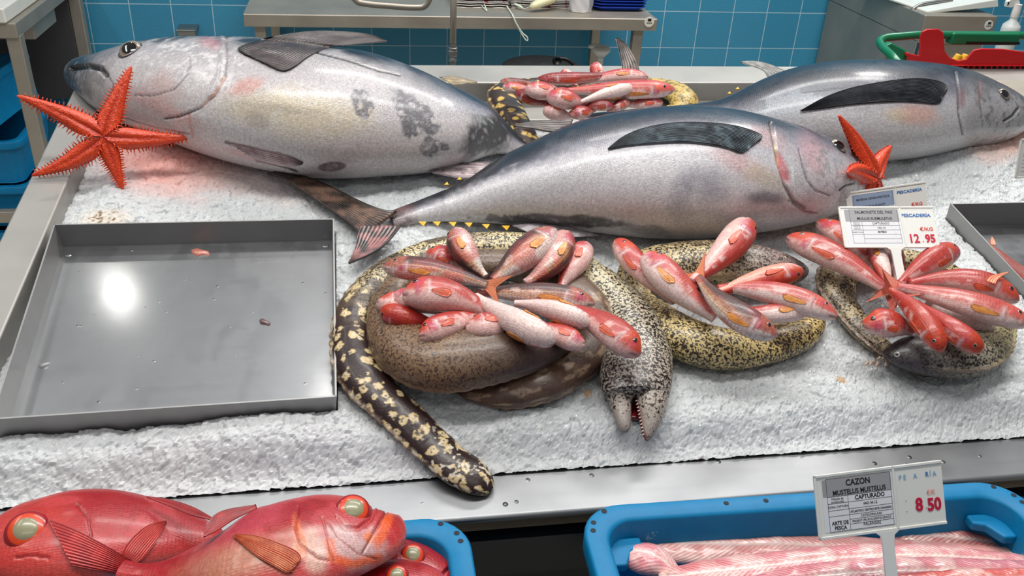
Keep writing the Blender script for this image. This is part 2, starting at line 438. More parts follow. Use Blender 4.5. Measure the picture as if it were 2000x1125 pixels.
M['steel_tray'] = steel('tray_steel', (150, 151, 153), .36, (60, 3, 60))
M['steel_dark'] = steel('worn_steel', (172, 164, 152), .5, metal=.75)
M['white_plastic'] = plain('white_plastic', (222, 222, 218), .35)
M['black'] = plain('black_rubber', (14, 15, 17), .5)

# ------------------------------------------------------------------ setting: wall and floor
def tile_mat():
    t = NT('blue_wall_tiles'); ob = t.n('TexCoord').outputs['Object']; sx = t.n('SeparateXYZ', i={0: ob})
    cx = t.n('CombineXYZ', i={0: sx.outputs[0], 1: sx.outputs[2], 2: 0.0}).outputs[0]
    br = t.n('TexBrick', offset=0.0, squash=1.0, i={'Vector': cx, 'Scale': 1.0, 'Mortar Size': .0016, 'Mortar Smooth': .15, 'Bias': 0.0, 'Brick Width': .1535, 'Row Height': .1535,
             'Color1': L4((52, 130, 164)), 'Color2': L4((58, 138, 172)), 'Mortar': L4((172, 196, 208))})
    nz = t.noise(ob, 150, 4, .7)
    c = t.mix(1.0, br.outputs[0], t.ramp(nz, [(.3, .86), (.7, 1.1)]), 'MULTIPLY')
    t.P(Base_Color=c, Roughness=.28, Normal=t.bump(br.outputs[1], -.4, .002)); return t.m
YW = 3.72
g0 = Yp(727, 89, YW)         # a grout crossing
V, F = box8((-3.0, 0, 0), (4.5, .12, 3.4)); V = np.array(V)
wall = bpy.data.objects.new('wall_back', None)
me = bpy.data.meshes.new('wall_back')
org = np.array([g0[0]-.1535*20, YW, g0[2]-.1535*6])
me.from_pydata([tuple(np.array(v)+[0, YW, 0]-org) for v in V], [], F); me.materials.append(tile_mat())
wall = bpy.data.objects.new('wall_back', me); wall.location = org; COL.objects.link(wall); tag(wall, kind='structure')
fl = mesh('floor', [(-3, -1.5, 0), (4.5, -1.5, 0), (4.5, YW+.1, 0), (-3, YW+.1, 0)], [(0, 1, 2, 3)], plain('floor_tiles', (186, 182, 172), .5, noise=.25, nsc=6), None, False); tag(fl, kind='structure')

# ------------------------------------------------------------------ counter
UL0, UL1, UR = -.513, -.455, 1.55
VF0, VF1, VB0, VB1 = .623, .69, 1.60, 1.703
RF = -.05
cnt = empty('display_counter', CT.W(.5, 1.1, -.15), 'brushed steel fish counter filled with crushed ice', 'counter')
mb = MB(); mb.box((UL0, VF0, RF-.012), (UR, VF1, RF), CT)
mb.build('front_rim', M['steel_wet'], cnt, .006)
mb = MB(); mb.box((UL0, VF1-.02, -.16), (UL1, VB1, 0), CT); mb.build('side_rim', M['rim'], cnt, .004)
mb = MB(); mb.box((UL0, VB0+.022, -.16), (UR, VB1, .001), CT); mb.box((UL1, VB0-.06, -.16), (UR, VB0+.022, -.038), CT); mb.build('back_rim', M['rim'], cnt, .004)
mb = MB(); mb.box((UL0+.01, VF1-.01, -.18), (UR, VB0-.05, -.10), CT); mb.build('basin', M['steel_dark'], cnt)
zf = CT.W(0, VF0, -.12)
mb = MB(); mb.box((UL0, zf[1]+.012, zf[2]-.05), (UR, zf[1]+.03, zf[2]+.01)); mb.box((UL0, zf[1]+.05, .1), (UR, zf[1]+.07, zf[2]-.05)); mb.build('front_panel', plain('dark_panel', (20, 24, 32), .35, noise=.2, nsc=8), cnt)
mb = MB(); mb.tube([(UL0, zf[1]-.005, .52), (UR, zf[1]-.005, .52)], .014); mb.box((UL0, zf[1]-.12, .47), (UR, zf[1]+.05, .485)); mb.build('shelf_rail', M['steel_dark'], cnt, .003)

# ------------------------------------------------------------------ ice
TR1 = [CT.uv(106, 441), CT.uv(653, 430), CT.uv(658, 778), CT.uv(-18, 823)]
TR2 = [(.999, 1.160), (1.46, 1.155), (1.46, .78), (.999, .78)]
def ice():
    du = .0024; us = np.arange(UL1-.004, UR-.1, du); vs = np.arange(VF1-.006, VB0-.045, du)
    Ug, Vg = np.meshgrid(us, vs, indexing='xy'); u, v = Ug.ravel(), Vg.ravel(); N = len(u)
    p2 = np.stack([u, v], 1); p3 = np.stack([u, v, u*0], 1)
    big = fbm(p3, 7, 3, 3)-.5; med = fbm(p3, 28, 3, 5)-.5
    h = -.022 + big*.018 + med*.012
    h += smooth(1.40, 1.56, v)*-.016
    h += -.012*(1-smooth(UL1, UL1+.06, u))
    h += .030*np.exp(-(((u-1.12)/.22)**2+((v-1.33)/.10)**2)) + .012*np.exp(-(((u-.05)/.10)**2+((v-1.22)/.06)**2))
    edge = VF1 + .002 + med*.003
    fs = smooth(edge, .775, v)
    h = (RF+.004)*(1-fs) + h*fs + .010*np.sin(pi*np.clip(fs, 0, 1))
    wp = p2 + np.stack([fbm(p3, 60, 2, 9)-.5, fbm(p3, 60, 2, 11)-.5], 1)*.006
    for cs_, am, ti, sd in ((.013, .0022, .13, 21), (.0055, .0013, .22, 31)):
        b, idn, off, sec = cells(wp/cs_, sd)
        ax = _h((idn*9999).astype(int), (idn*0).astype(int), (idn*0).astype(int), 5)-.5; ay = _h((idn*9999).astype(int), (idn*0).astype(int), (idn*0).astype(int), 6)-.5
        h += am*(idn-.5)*1.2 + cs_*ti*(off[:, 0]*ax + off[:, 1]*ay)*2 - am*.8*np.exp(-((sec-b)/.10)**2)*.5
    for TT in (TR1, TR2):
        T_ = np.array(TT); m = np.ones(N)
        for k in range(4):
            a, b = T_[k], T_[(k+1) % 4]; e = b-a; nrm = np.array([e[1], -e[0]])/np.hypot(*e)
            d = (p2-a)@nrm; m *= smooth(-.001, .005, -d if False else d)
        h = np.where(m > 0, h*(1-m)+(-.060)*m, h)
    px = proj(CT.O + u[:, None]*CT.ex + v[:, None]*CT.ey + h[:, None]*CT.n)
    col = np.tile(lin((198, 202, 204)), (N, 1)); nz = fbm(p3, 40, 4, 41)
    col = cmix(col, (255, 178, 165), mblob(px, 320, 318, 95, 52, 10, .8, nz, .3)*.75)
    col = cmix(col, (235, 190, 175), mblob(px, 470, 345, 120, 30, 15, .8, nz, .3)*.35)
    col = cmix(col, (240, 190, 172), mblob(px, 1975, 262, 70, 38, -20, .7, nz, .3)*.8)
    col = cmix(col, (225, 205, 188), mblob(px, 1590, 440, 110, 22, -8, .8, nz, .3)*.6)
    col = cmix(col, (205, 195, 200), mblob(px, 560, 900, 330, 70, 0, .9, nz, .4)*.25)
    col = cmix(col, (225, 208, 185), mblob(px, 205, 428, 45, 18, 0, .6, nz, .3)*.5)
    col = cmix(col, (120, 95, 60), mblob(px, 205, 425, 36, 14, 0, .3, None)*smooth(.60, .66, fbm(p3, 260, 2, 51)))
    for (x, y, rx, ry) in ((1643, 742, 11, 4), (1147, 768, 7, 9), (1370, 898, 6, 4)):
        col = cmix(col, (190, 160, 125) if y < 800 else (60, 20, 15), mblob(px, x, y, rx, ry, 25, .3, nz, .3))
    Vv = CT.O + u[:, None]*CT.ex + v[:, None]*CT.ey + h[:, None]*CT.n
    return Vv, grid_faces(len(vs), len(us), False, True), col
t = NT('crushed_ice'); c = t.attr('Col'); ob = t.obj()
vb = t.vor(ob, 300, out='Distance'); cp = t.n('TexVoronoi', i={'Vector': ob, 'Scale': 190}).outputs['Color']
c = t.mix(1.0, c, t.ramp(t.noise(ob, 130, 3, .6), [(.3, .90), (.7, 1.03)]), 'MULTIPLY')
t.P(Base_Color=c, Roughness=t.ramp(t.noise(ob, 240, 2), [(.35, .12), (.65, .55)]), IOR=1.31, Specular_IOR_Level=.6, Normal=t.bump(cp, .22, .0014, t.bump(vb, .2, .001)),
    Subsurface_Weight=.35, Subsurface_Radius=(.012, .014, .016), Subsurface_Scale=1.0)
M['ice'] = t.m
V, F, C_ = ice(); o = mesh('crushed_ice', V, F, M['ice'], None, False, col=C_); tag(o, 'bed of white crushed ice spread over the whole counter', 'ice', kind='stuff')

# ------------------------------------------------------------------ steel trays
def tray(Q, depth, label, x, floor_w):
    O_ = CT.W(*(np.mean(Q, 0)), -depth)
    e = empty('steel_tray', O_, label, 'tray')
    Q = [np.array(q) for q in Q]; c = np.mean(Q, 0); mb = MB(); wt = .0022
    rim = [CT.W(*q, .003) for q in Q]; bot = [CT.W(*(c+(q-c)*.985), -depth) for q in Q]
    # walls as thin slabs
    wl_ = MB()
    for k in range(4):
        a, b = Q[k], Q[(k+1) % 4]; ed = (b-a)/np.hypot(*(b-a)); nn = np.array([-ed[1], ed[0]]); nn = nn*np.sign((c-a)@nn)
        a2, b2 = c+(a-c)*.985, c+(b-c)*.985
        top = [CT.W(*a, .003), CT.W(*b, .003), CT.W(*(b+nn*wt), .003), CT.W(*(a+nn*wt), .003)]
        lo = [CT.W(*a2, -depth), CT.W(*b2, -depth), CT.W(*(b2+nn*wt), -depth), CT.W(*(a2+nn*wt), -depth)]
        wl_.add(top+lo, [(0, 1, 2, 3), (7, 6, 5, 4), (0, 4, 5, 1), (1, 5, 6, 2), (2, 6, 7, 3), (3, 7, 4, 0)])
    wl_.build('tray_wall', M.get('tray_wall') or M.setdefault('tray_wall', steel('tray_wall_steel', (158, 158, 158), .48, (60, 60, 4), metal=.75)), e)
    Qi = [c+(q-c)*.985 for q in Q]
    mb.prism([CT.W(*q, -depth) for q in Qi], -CT.n*.002); mb.build('tray_floor', M['steel_tray'], e)
    return e
t = NT('wet_tray_steel'); ob = t.obj()
g = t.noise(t.mapping(ob, (4, 120, 60)), 1.0, 4, .6); g2 = t.noise(ob, 9, 5, .6); dr = t.vor(ob, 42, 'F1'); dn = t.noise(ob, 16, 3, .6)
drop = t.math('MULTIPLY', t.ramp(dr, [(.05, 1.0), (.10, 0.0)]), t.ramp(dn, [(.50, 0.0), (.56, 1.0)]))
wet = t.ramp(t.noise(t.mapping(ob, (14, 9, 9)), 1.0, 4, .7), [(.50, 0.0), (.56, 1.0)])
base = t.mix(g2, L4((120, 122, 125)), L4((146, 148, 151)))
base = t.mix(t.math('MULTIPLY', drop, .5), base, L4((90, 85, 80)))
t.P(Coat_Weight=1.0, Coat_Roughness=.14, Base_Color=base, Metallic=.92, Roughness=t.math('SUBTRACT', t.math('MULTIPLY_ADD', g, .14, .34), t.math('MULTIPLY', wet, .05)), Normal=t.bump(drop, .5, .0015, t.bump(g, .15, .0004)))
M['steel_tray'] = t.m
tr = tray(TR1, .034, 'empty steel tray with rivets and water spots, left of the coiled morays', 0, -.03)
for k, (x, y) in enumerate(((134, 498), (636, 480))):
    p = CT.P(x, y, -.034); mb = MB(); mb.lathe(p, CT.n, [(.0055, -.001), (.0055, .0008), (.004, .0018), (.0001, .002)], 20); mb.build('rivet', M['steel_tray'], tr)
def scrap(name, pts, w_, col_, label, cat, th=.003, base=None):
    """a small torn flake lying on a surface"""
    P0 = [CT.P(x, y, w_) for x, y in pts]; c = np.mean(P0, 0); n_ = len(P0)
    V = P0 + [p*.8+c*.2+CT.n*th for p in P0] + [c+CT.n*th*1.2]
    F = [(i, (i+1) % n_, n_+(i+1) % n_, n_+i) for i in range(n_)] + [(n_+i, n_+(i+1) % n_, 2*n_) for i in range(n_)]
    o = mesh(name, V, F, plain(name, col_, .3, coat=.4, noise=.25, nsc=200), None, True); return tag(o, label, cat)
scrap('fish_scrap', [(373, 489), (384, 486), (396, 490), (409, 493), (408, 499), (396, 498), (388, 501), (376, 496)], -.034, (190, 120, 105), 'small pink scrap of fish skin near the back wall of the empty steel tray', 'fish scrap')
scrap('fish_scrap', [(506, 626), (512, 623), (520, 628), (529, 632), (526, 637), (516, 634), (508, 632)], -.034, (105, 85, 85), 'dark grey scrap in the right half of the empty steel tray', 'fish scrap')
scrap('fish_scrap', [(75, 716), (88, 711), (100, 709), (97, 714), (82, 720)], -.034, (150, 150, 150), 'thin silvery scrap in the front left of the empty steel tray', 'fish scrap')
tray(TR2, .040, 'steel tray at the right edge holding a red fish, behind the rightmost mullets', 0, -.03)

# ------------------------------------------------------------------ tunas
def tuna(label, st, wb, ratio, paint, disp, eye, eyer, name='tuna', N=440, Mr=230, rot=2):
    b = Body(CT, st, ratio, wb, N, Mr, k=.88, rot=rot, rel=True)
    e = empty('tuna', b.C[N//2]-CT.n*b.b[N//2]*.8, label, 'fish', 'whole tunas lying on the ice')
    nz = fbm(b.V, 30, 4, 3); nf = fbm(b.V, 120, 4, 7); ng = fbm(b.V, 9, 4, 13)
    A = b.A + (ng-.5)*.25 + (nz-.5)*.12
    c = ckeys(A, [(-1, (206, 204, 206)), (-.35, (210, 208, 210)), (.20, (198, 196, 200)), (.52, (166, 166, 174)), (.72, (108, 110, 122)), (.86, (48, 51, 62)), (1.0, (28, 31, 42))])
    d = np.zeros(len(b.V))
    c, d = paint(b, c, nz, nf, ng, d)
    b.disp(d)
    o = b.mesh('body', M['tuna'], e, c)
    h = hit(b, *eye); vc = CAM-h[0]; vc /= np.linalg.norm(vc); nr = h[1]*.62+vc*.38; nr /= np.linalg.norm(nr); tg = CT.ex
    # radius in pixels -> metres at that depth
    dep = abs(((h[0]-CAM)@RC)[2]); r = eyer*dep/FPX
    sk = dome('eye', h[0]-nr*.0005, nr, tg, r, r*.46, [M['eye_black'], M['eye_gold'], M['eye_ring']], [(.60, 0), (.74, 1), (1, 2)], e, sink=.25, n=48)
    rg = MB(); a = tg-nr*(tg@nr); a /= np.linalg.norm(a); bb = np.cross(nr, a)
    ringp = []
    for k in range(41):
        t_ = 2*pi*k/40; q = h[0]+(cos(t_)*a+sin(t_)*bb)*r*1.03
        bh = b.bvh.find_nearest(Vector(q)); ringp.append(np.array(bh[0])+np.array(bh[1])*.0004)
    rg.tube(ringp, r*.09, 8, caps=False); rg.build('eyelid', plain('eyelid_skin', (70, 62, 66), .3, coat=.6), e, smooth_=True)
    return e, b
def finc(dark, mid, tip=None, stripes=14, amp=.45):
    def f(s_, c_, P):
        n_ = np.clip((fbm(P, 90, 4, 5)-.5)*1.8+.5, 0, 1); w = .5+.5*np.sin(c_*stripes*2*pi+1); k = smooth(.30, .74, .25+.5*n_+amp*(w-.5))*smooth(-.02, .16, c_)
        col = lin(dark)[None]*(1-k[:, None])+lin(mid)[None]*k[:, None]
        if tip is not None: col = cmix(col, tip, smooth(.72, 1, s_)*.8)
        return col
    return f
T1S = [(152, 130, 138, 150), (160, 113, 146, 168), (176, 105, 172, 186), (202, 97, 208, 210), (240, 86, 244, 232), (300, 73, 300, 256), (380, 67, 372, 284), (440, 67, 425, 304), (500, 70, 485, 322), (560, 77, 548, 336),
       (640, 89, 620, 347), (710, 97, 690, 347), (770, 116, 750, 343), (830, 137, 800, 338), (880, 160, 850, 328), (920, 180, 890, 316), (960, 207, 935, 306), (990, 240, 970, 302), (1020, 272, 1010, 302), (1050, 292, 1050, 314)]
def paint1(b, c, nz, nf, ng, d):
    px, v = b.px, b.vis
    c = cmix(c, (186, 184, 188), smooth(.3, .6, b.A)*(1-smooth(.82, 1.02, b.A+(nz-.5)*.3))*(1-smooth(.6, .85, b.sv))*.7)
    c = cmix(c, (226, 226, 230), smooth(.52, .66, nf)*mblob(px, 360, 130, 110, 60, 0, .6, nz, .5)*.6)  # local highlight speckle painted into the head colour
    c = cmix(c, (190, 188, 190), smooth(.0, .12, b.sv)*(1-smooth(.34, .4, b.sv))*smooth(.75, .3, b.A)*.35*v)
    c = cmix(c, (92, 86, 90), (1-smooth(.10, .2, b.sv+(nz-.5)*.08))*.7); c = cmix(c, (26, 23, 26), (1-smooth(.05, .115, b.sv+(nz-.5)*.06))*.92)          # dark snout
    c = cmix(c, (30, 28, 32), mblob(px, 152, 124, 20, 10, 10, .5)*.8)
    c = cmix(c, (205, 196, 172), mblob(px, 590, 222, 125, 42, 8, .6, nz, .5)*.85*v)
    c = c*np.array([1.02, .985, .96])
    c = cmix(c, (196, 142, 132), mblob(px, 482, 168, 34, 15, -18, .5, nz, .4)*.75*v)
    c = cmix(c, (190, 130, 135), mblob(px, 412, 85, 20, 10, 10, .6, nz, .5)*.6*v)
    c = cmix(c, (202, 150, 140), mblob(px, 315, 178, 35, 35, 30, .5, nz, .5)*.35*v)
    c = cmix(c, (210, 168, 165), mblob(px, 325, 215, 80, 14, 25, .6, nz, .4)*.6*v)
    c = cmix(c, (135, 125, 115), mblob(px, 570, 215, 70, 10, 8, .6, nz, .8)*.4*v)
    c = cmix(c, (135, 128, 120), mblob(px, 510, 235, 22, 18, 8, .6, nz, .8)*.4*v)
    dk = np.maximum(mblob(px, 815, 232, 72, 30, 52, .10, nz, .9), mblob(px, 707, 196, 26, 20, 70, .12, nz, 1.1))
    dk = np.maximum(dk, mblob(px, 860, 282, 22, 10, 30, .1, nz, 1.2))
    c = cmix(c, (84, 84, 92), dk*.85*v*smooth(.30, .5, nf))
    c = cmix(c, (34, 36, 42), mblob(px, 960, 268, 62, 36, -10, .35, nz, .9)*.9*v)
    c = cmix(c, (55, 75, 70), mblob(px, 945, 238, 25, 10, 30, .5, nz, .9)*.6*v)
    c = cmix(c, (118, 105, 108), mblob(px, 648, 326, 30, 10, -5, .1, nz, .35)*v)
    # pectoral groove along the upper flank
    gr = mline(px, [(620, 103), (680, 118), (740, 138), (782, 147)], 1.6); c = cmix(c, (18, 18, 22), gr*.95*v); d = d-gr*.0016*v
    # pelvic fin slit and folded fins on the belly
    for pl in ([(440, 278), (500, 292), (560, 306), (585, 322)], [(500, 314), (545, 324), (580, 335)]):
        m_ = mline(px, pl, 2.2); c = cmix(c, (22, 20, 22), m_*.95*v); d = d-m_*.001
    c = cmix(c, (214, 170, 170), mblob(px, 490, 305, 60, 8, 16, .4, nz, .4)*.7*v)
    # gill cover and preopercle edges
    for pl, wd, dp, cc in (([(442, 72), (443, 110), (438, 150), (420, 185), (390, 212), (350, 228), (322, 232)], 2.0, .0028, (96, 88, 92)), ([(368, 105), (372, 125), (362, 150), (340, 175), (300, 187), (262, 186)], 1.3, .0012, (110, 106, 110)),
                           ([(140, 134), (155, 131), (175, 129), (197, 134), (207, 147)], 4.2, .008, (16, 14, 16)), ([(368, 222), (370, 240), (376, 268)], 2.2, .0012, (205, 140, 130)), ([(208, 208), (240, 229), (300, 248), (370, 262)], 1.4, .001, (150, 110, 115)),
                           ([(213, 150), (222, 165), (218, 180)], 1.0, .0006, (50, 48, 52))):
        m_ = mline(px, pl, wd); c = cmix(c, cc, m_*.85*v); d = d-m_*dp*v
    pl = [(446, 72), (449, 112), (443, 155), (424, 192), (394, 219)]; d = d+mline(px, pl, 5, .8)*-.001*v
    pl = [(434, 75), (435, 112), (428, 152), (410, 184)]; d = d+mline(px, pl, 6, .8)*.0015*v
    c = cmix(c, (205, 150, 130), mline(px, [(438, 150), (420, 183), (392, 208)], 2.0)*.7*v)
    # bright scuffs
    c = cmix(c, (205, 205, 210), smooth(.56, .72, nf)*.35*v*smooth(.9, .4, b.A))
    return c, d
t1, B1 = tuna('largest silver tuna at back left with open dark mouth, pointing left over the rim', T1S, -.022, [(0, .85), (.1, .8), (.4, .74), (1, .7)], paint1, None, (254, 97), 23)
fin('pectoral_fin', [(500, 112), (474, 104), (464, 94), (500, 79), (560, 66), (620, 60), (680, 62), (725, 68), (756, 80)], [(505, 115), (535, 132), (556, 137), (578, 127), (598, 112), (628, 97), (660, 90), (700, 85), (756, 81)], t1, M['fin'],
    finc((14, 9, 10), (84, 66, 68), (48, 40, 42), 20, .5), B1, .006, .165, rays=20, n=70, m=80)
fin('pelvic_fin', [(440, 276), (500, 290), (560, 304), (592, 318)], [(500, 312), (530, 320), (560, 326), (590, 322)], t1, M['fin'], finc((150, 120, 124), (214, 194, 196), (40, 34, 36), 7, .5), B1, .0025, .02, rays=8)
fin('second_dorsal_fin', [(858, 150), (880, 148), (905, 152), (932, 160)], [(885, 166), (900, 165), (915, 162), (932, 161)], t1, M['fin'], finc((90, 80, 66), (170, 150, 110), None, 6), None, .003, .045, rays=5, n=20, m=20)
fin('anal_fin', [(832, 332), (860, 322), (900, 318), (960, 315)], [(845, 337), (870, 342), (900, 347), (925, 346)], t1, M['fin'], finc((60, 48, 52), (205, 188, 190), None, 10), None, .003, .008, rays=8, n=30, m=24)
def finlets(parent, pts, w_, yellow=(226, 176, 20), sz=8, edge=(120, 118, 112), up=-1):
    for (x, y) in pts:
        q = [(x-sz, y), (x+sz, y), (x+sz*.25, y-up*sz*1.15)]
        P0 = [CT.P(a, b_, w_) for a, b_ in q]; n_ = CT.n*.0016
        mb = MB(); mb.prism(P0, n_); o = mb.build('finlet', M_finlet, parent, .0005)
M_finlet = plain('yellow_finlet', (218, 168, 20), .35, coat=.4, noise=.25, nsc=400)

T2S = [(760, 414, 764, 446), (780, 405, 792, 441), (810, 394, 828, 434), (850, 377, 872, 432), (900, 356, 930, 433), (945, 326, 985, 436), (1000, 292, 1045, 441), (1060, 264, 1105, 447), (1120, 237, 1165, 452), (1190, 219, 1230, 459),
       (1260, 209, 1290, 465), (1340, 205, 1350, 466), (1420, 209, 1410, 459), (1500, 225, 1475, 450), (1560, 241, 1530, 439), (1610, 262, 1582, 424), (1645, 286, 1617, 408), (1665, 310, 1642, 392), (1674, 335, 1660, 374), (1673, 346, 1667, 360)]
def paint2(b, c, nz, nf, ng, d):
    px, v = b.px, b.vis
    c = cmix(c, (222, 220, 224), mblob(px, 960, 372, 150, 20, -20, .7, nf, .6)*.7)  # bright wet highlight streak painted into the upper flank colour
    c = cmix(c, (216, 212, 216), mblob(px, 1330, 330, 190, 40, 6, .8, nz, .5)*.4)
    c = cmix(c, (184, 182, 186), mblob(px, 1000, 380, 160, 26, -14, .7, nz, .4)*.5*v)
    c = cmix(c, (28, 30, 38), mline(px, [(766, 414), (850, 377), (900, 356), (945, 326), (1000, 292), (1060, 264), (1120, 237)], 14, .9)*.7*v)
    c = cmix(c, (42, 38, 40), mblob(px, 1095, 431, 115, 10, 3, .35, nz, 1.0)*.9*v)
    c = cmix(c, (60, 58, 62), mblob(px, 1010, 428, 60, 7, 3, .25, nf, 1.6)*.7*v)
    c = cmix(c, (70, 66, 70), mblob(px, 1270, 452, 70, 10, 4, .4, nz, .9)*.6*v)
    c = cmix(c, (120, 118, 134), mblob(px, 1385, 360, 40, 34, 60, .6, nz, .7)*.55*v)
    c = cmix(c, (120, 118, 134), mblob(px, 1330, 385, 20, 40, 5, .7, nz, .7)*.4*v)
    c = cmix(c, (104, 104, 112), mblob(px, 1492, 388, 34, 14, 0, .4, nz, .5)*.75*v)
    c = cmix(c, (205, 150, 150), mblob(px, 1450, 322, 70, 18, 25, .7, nz, .5)*.5*v)
    c = cmix(c, (190, 196, 150), mblob(px, 1490, 345, 34, 18, 30, .6, nz, .5)*.3*v)
    c = cmix(c, (204, 150, 146), mblob(px, 1500, 270, 40, 20, 20, .7, nz, .5)*.35*v)
    c = cmix(c, (205, 148, 156), mblob(px, 1585, 300, 26, 40, -25, .7, nz, .5)*.5*v)
    c = cmix(c, (120, 116, 120), (smooth(.54, .66, nf))*smooth(1545, 1600, px[:, 0])*.6*v)
    c = cmix(c, (196, 166, 182), mblob(px, 1600, 390, 50, 26, -30, .6, nz, .5)*.4*v)
    for pl, wd, dp, cc in (([(1506, 240), (1512, 280), (1521, 320), (1532, 362), (1548, 392), (1572, 408)], 2.6, .003, (110, 98, 92)), ([(1560, 292), (1568, 325), (1576, 352), (1592, 372), (1620, 382)], 1.6, .0014, (90, 84, 92)),
                           ([(1640, 372), (1652, 362), (1668, 358)], 2.0, .002, (40, 34, 38)), ([(1540, 392), (1568, 412), (1596, 418)], 2.0, .0015, (120, 105, 110))):
        m_ = mline(px, pl, wd); c = cmix(c, cc, m_*.85*v); d = d-m_*dp*v
    gl = mblob(px, 1530, 328, 30, 9, 68, .3, nz, .3); c = cmix(c, (205, 110, 118), gl*.85*v); d = d-gl*.003*v
    c = cmix(c, (205, 190, 80), mline(px, [(1513, 282), (1520, 312), (1524, 336)], 1.4)*.5*v)
    c = cmix(c, (236, 236, 240), mline(px, [(1546, 325), (1549, 345), (1549, 356)], 2.0)*.8*v)
    gr = mline(px, [(1170, 268), (1240, 254), (1300, 246)], 1.3); c = cmix(c, (50, 52, 62), gr*.7*v)
    c = cmix(c, (205, 205, 210), smooth(.58, .74, nf)*.3*v*smooth(.7, .2, b.A))
    c = cmix(c, (150, 112, 112), (1-smooth(.02, .07, b.sv))*.5); c = cmix(c, (30, 26, 30), (1-smooth(.0, .10, b.sv))*smooth(.45, .6, nz)*.8)
    return c, d
t2, B2 = tuna('silver tuna in the middle of the counter facing right, with yellow finlets', T2S, -.020, [(0, .5), (.12, .75), (.6, .78), (1, .8)], paint2, None, (1637, 285), 17)
fin('pectoral_fin', [(1462, 282), (1484, 274), (1489, 264), (1440, 246), (1380, 239), (1310, 240), (1250, 252), (1215, 268), (1187, 290)], [(1460, 285), (1458, 294), (1446, 298), (1425, 290), (1395, 283), (1340, 277), (1280, 279), (1225, 284), (1187, 291)], t2, M['fin'],
    finc((30, 34, 42), (132, 150, 160), (22, 22, 28), 18, .6), B2, .004, .1, rays=18, n=70, m=110, amp=.0010)
fin('caudal_fin_lobe', [(775, 412), (745, 408), (700, 390), (640, 360), (600, 345), (560, 333), (522, 337)], [(708, 462), (690, 440), (665, 420), (625, 392), (590, 368), (556, 347), (522, 338)], t2, M['fin'],
    finc((4, 3, 3), (108, 80, 66), (6, 5, 5), 13, .25), None, .003, [(0, .006), (1, .004)], rays=12, amp=.0003, n=60, m=60, th=.003)
fin('caudal_fin_lobe', [(783, 440), (768, 460), (748, 480), (722, 496), (682, 513)], [(705, 440), (698, 460), (694, 480), (688, 498), (680, 512)], t2, M['fin'],
    finc((6, 4, 6), (150, 92, 92), (60, 48, 40), 9, .12), None, .003, [(0, .008), (1, .0)], rays=9, amp=.0003, n=40, m=50, th=.003)
fin('anal_fin', [(1000, 440), (1050, 436), (1110, 442), (1168, 458)], [(1040, 456), (1080, 462), (1120, 462), (1168, 460)], t2, M['fin'], finc((120, 112, 116), (206, 200, 204), (20, 18, 20), 10, .3), None, .003, .012, rays=10, n=40, m=30)
finlets(t2, [(825, 434), (853, 434), (884, 435), (915, 436), (949, 439), (988, 442)], .012)
finlets(t2, [(897, 352), (872, 362)], .028, sz=5, up=1)

T3S = [(1130, 224, 1140, 246), (1200, 216, 1210, 246), (1300, 206, 1325, 258), (1400, 193, 1425, 278), (1460, 165, 1490, 293), (1540, 133, 1560, 306), (1600, 121, 1620, 314), (1680, 115, 1690, 316), (1760, 115, 1760, 310), (1820, 120, 1815, 299),
       (1880, 132, 1868, 288), (1920, 148, 1905, 284), (1955, 164, 1942, 272), (1980, 180, 1970, 256), (1996, 198, 1990, 244), (2006, 215, 2003, 232)]
def paint3(b, c, nz, nf, ng, d):
    px, v = b.px, b.vis
    c = c*.86
    c = cmix(c, (150, 160, 168), mblob(px, 1540, 205, 90, 24, -22, .6, nz, .5)*.45*v)
    c = cmix(c, (40, 44, 54), (nz > .5)*smooth(.35, .6, b.A)*.35)
    c = cmix(c, (205, 150, 130), mblob(px, 1785, 226, 42, 20, 5, .6, nz, .5)*.6*v)
    c = cmix(c, (190, 190, 140), mblob(px, 1750, 226, 22, 14, 5, .6, nz, .5)*.3*v)
    c = cmix(c, (120, 70, 76), mblob(px, 1876, 192, 9, 20, 0, .5, nz, .5)*.6*v)
    c = cmix(c, (170, 110, 112), mblob(px, 1913, 180, 5, 22, 5, .6, nz, .5)*.5*v)
    c = cmix(c, (112, 112, 112), smooth(1870, 1900, px[:, 0])*.45*v)
    c = cmix(c, (60, 60, 64), smooth(.56, .66, nf)*smooth(1880, 1920, px[:, 0])*.5*v)
    for pl, wd, dp, cc in (([(1866, 140), (1872, 180), (1872, 220), (1880, 262)], 1.6, .002, (88, 86, 90)), ([(1988, 212), (1978, 226), (1962, 236)], 2.4, .003, (24, 24, 28)), ([(1912, 160), (1914, 200), (1918, 230)], 1.2, .001, (100, 96, 98))):
        m_ = mline(px, pl, wd); c = cmix(c, cc, m_*.85*v); d = d-m_*dp*v
    c = cmix(c, (50, 52, 60), mline(px, [(1568, 182), (1640, 172), (1690, 166)], 1.3)*.7*v)
    return c, d
t3, B3 = tuna('silver tuna at back right facing right, with a long dark pectoral fin', T3S, [(0, .0), (.3, -.02), (1, -.012)], [(0, .5), (.2, .72), (.6, .72), (1, .75)], paint3, None, (1961, 184), 13, rot=8)
fin('pectoral_fin', [(1836, 186), (1850, 176), (1846, 164), (1820, 155), (1780, 153), (1720, 160), (1660, 172), (1610, 190), (1563, 216)], [(1836, 188), (1838, 199), (1828, 203), (1800, 200), (1760, 198), (1710, 200), (1660, 204), (1610, 211), (1563, 217)], t3, M['fin'],
    finc((16, 18, 24), (78, 82, 92), (14, 14, 18), 18, .6), B3, .004, .1, rays=18, n=60, m=110, amp=.0010)
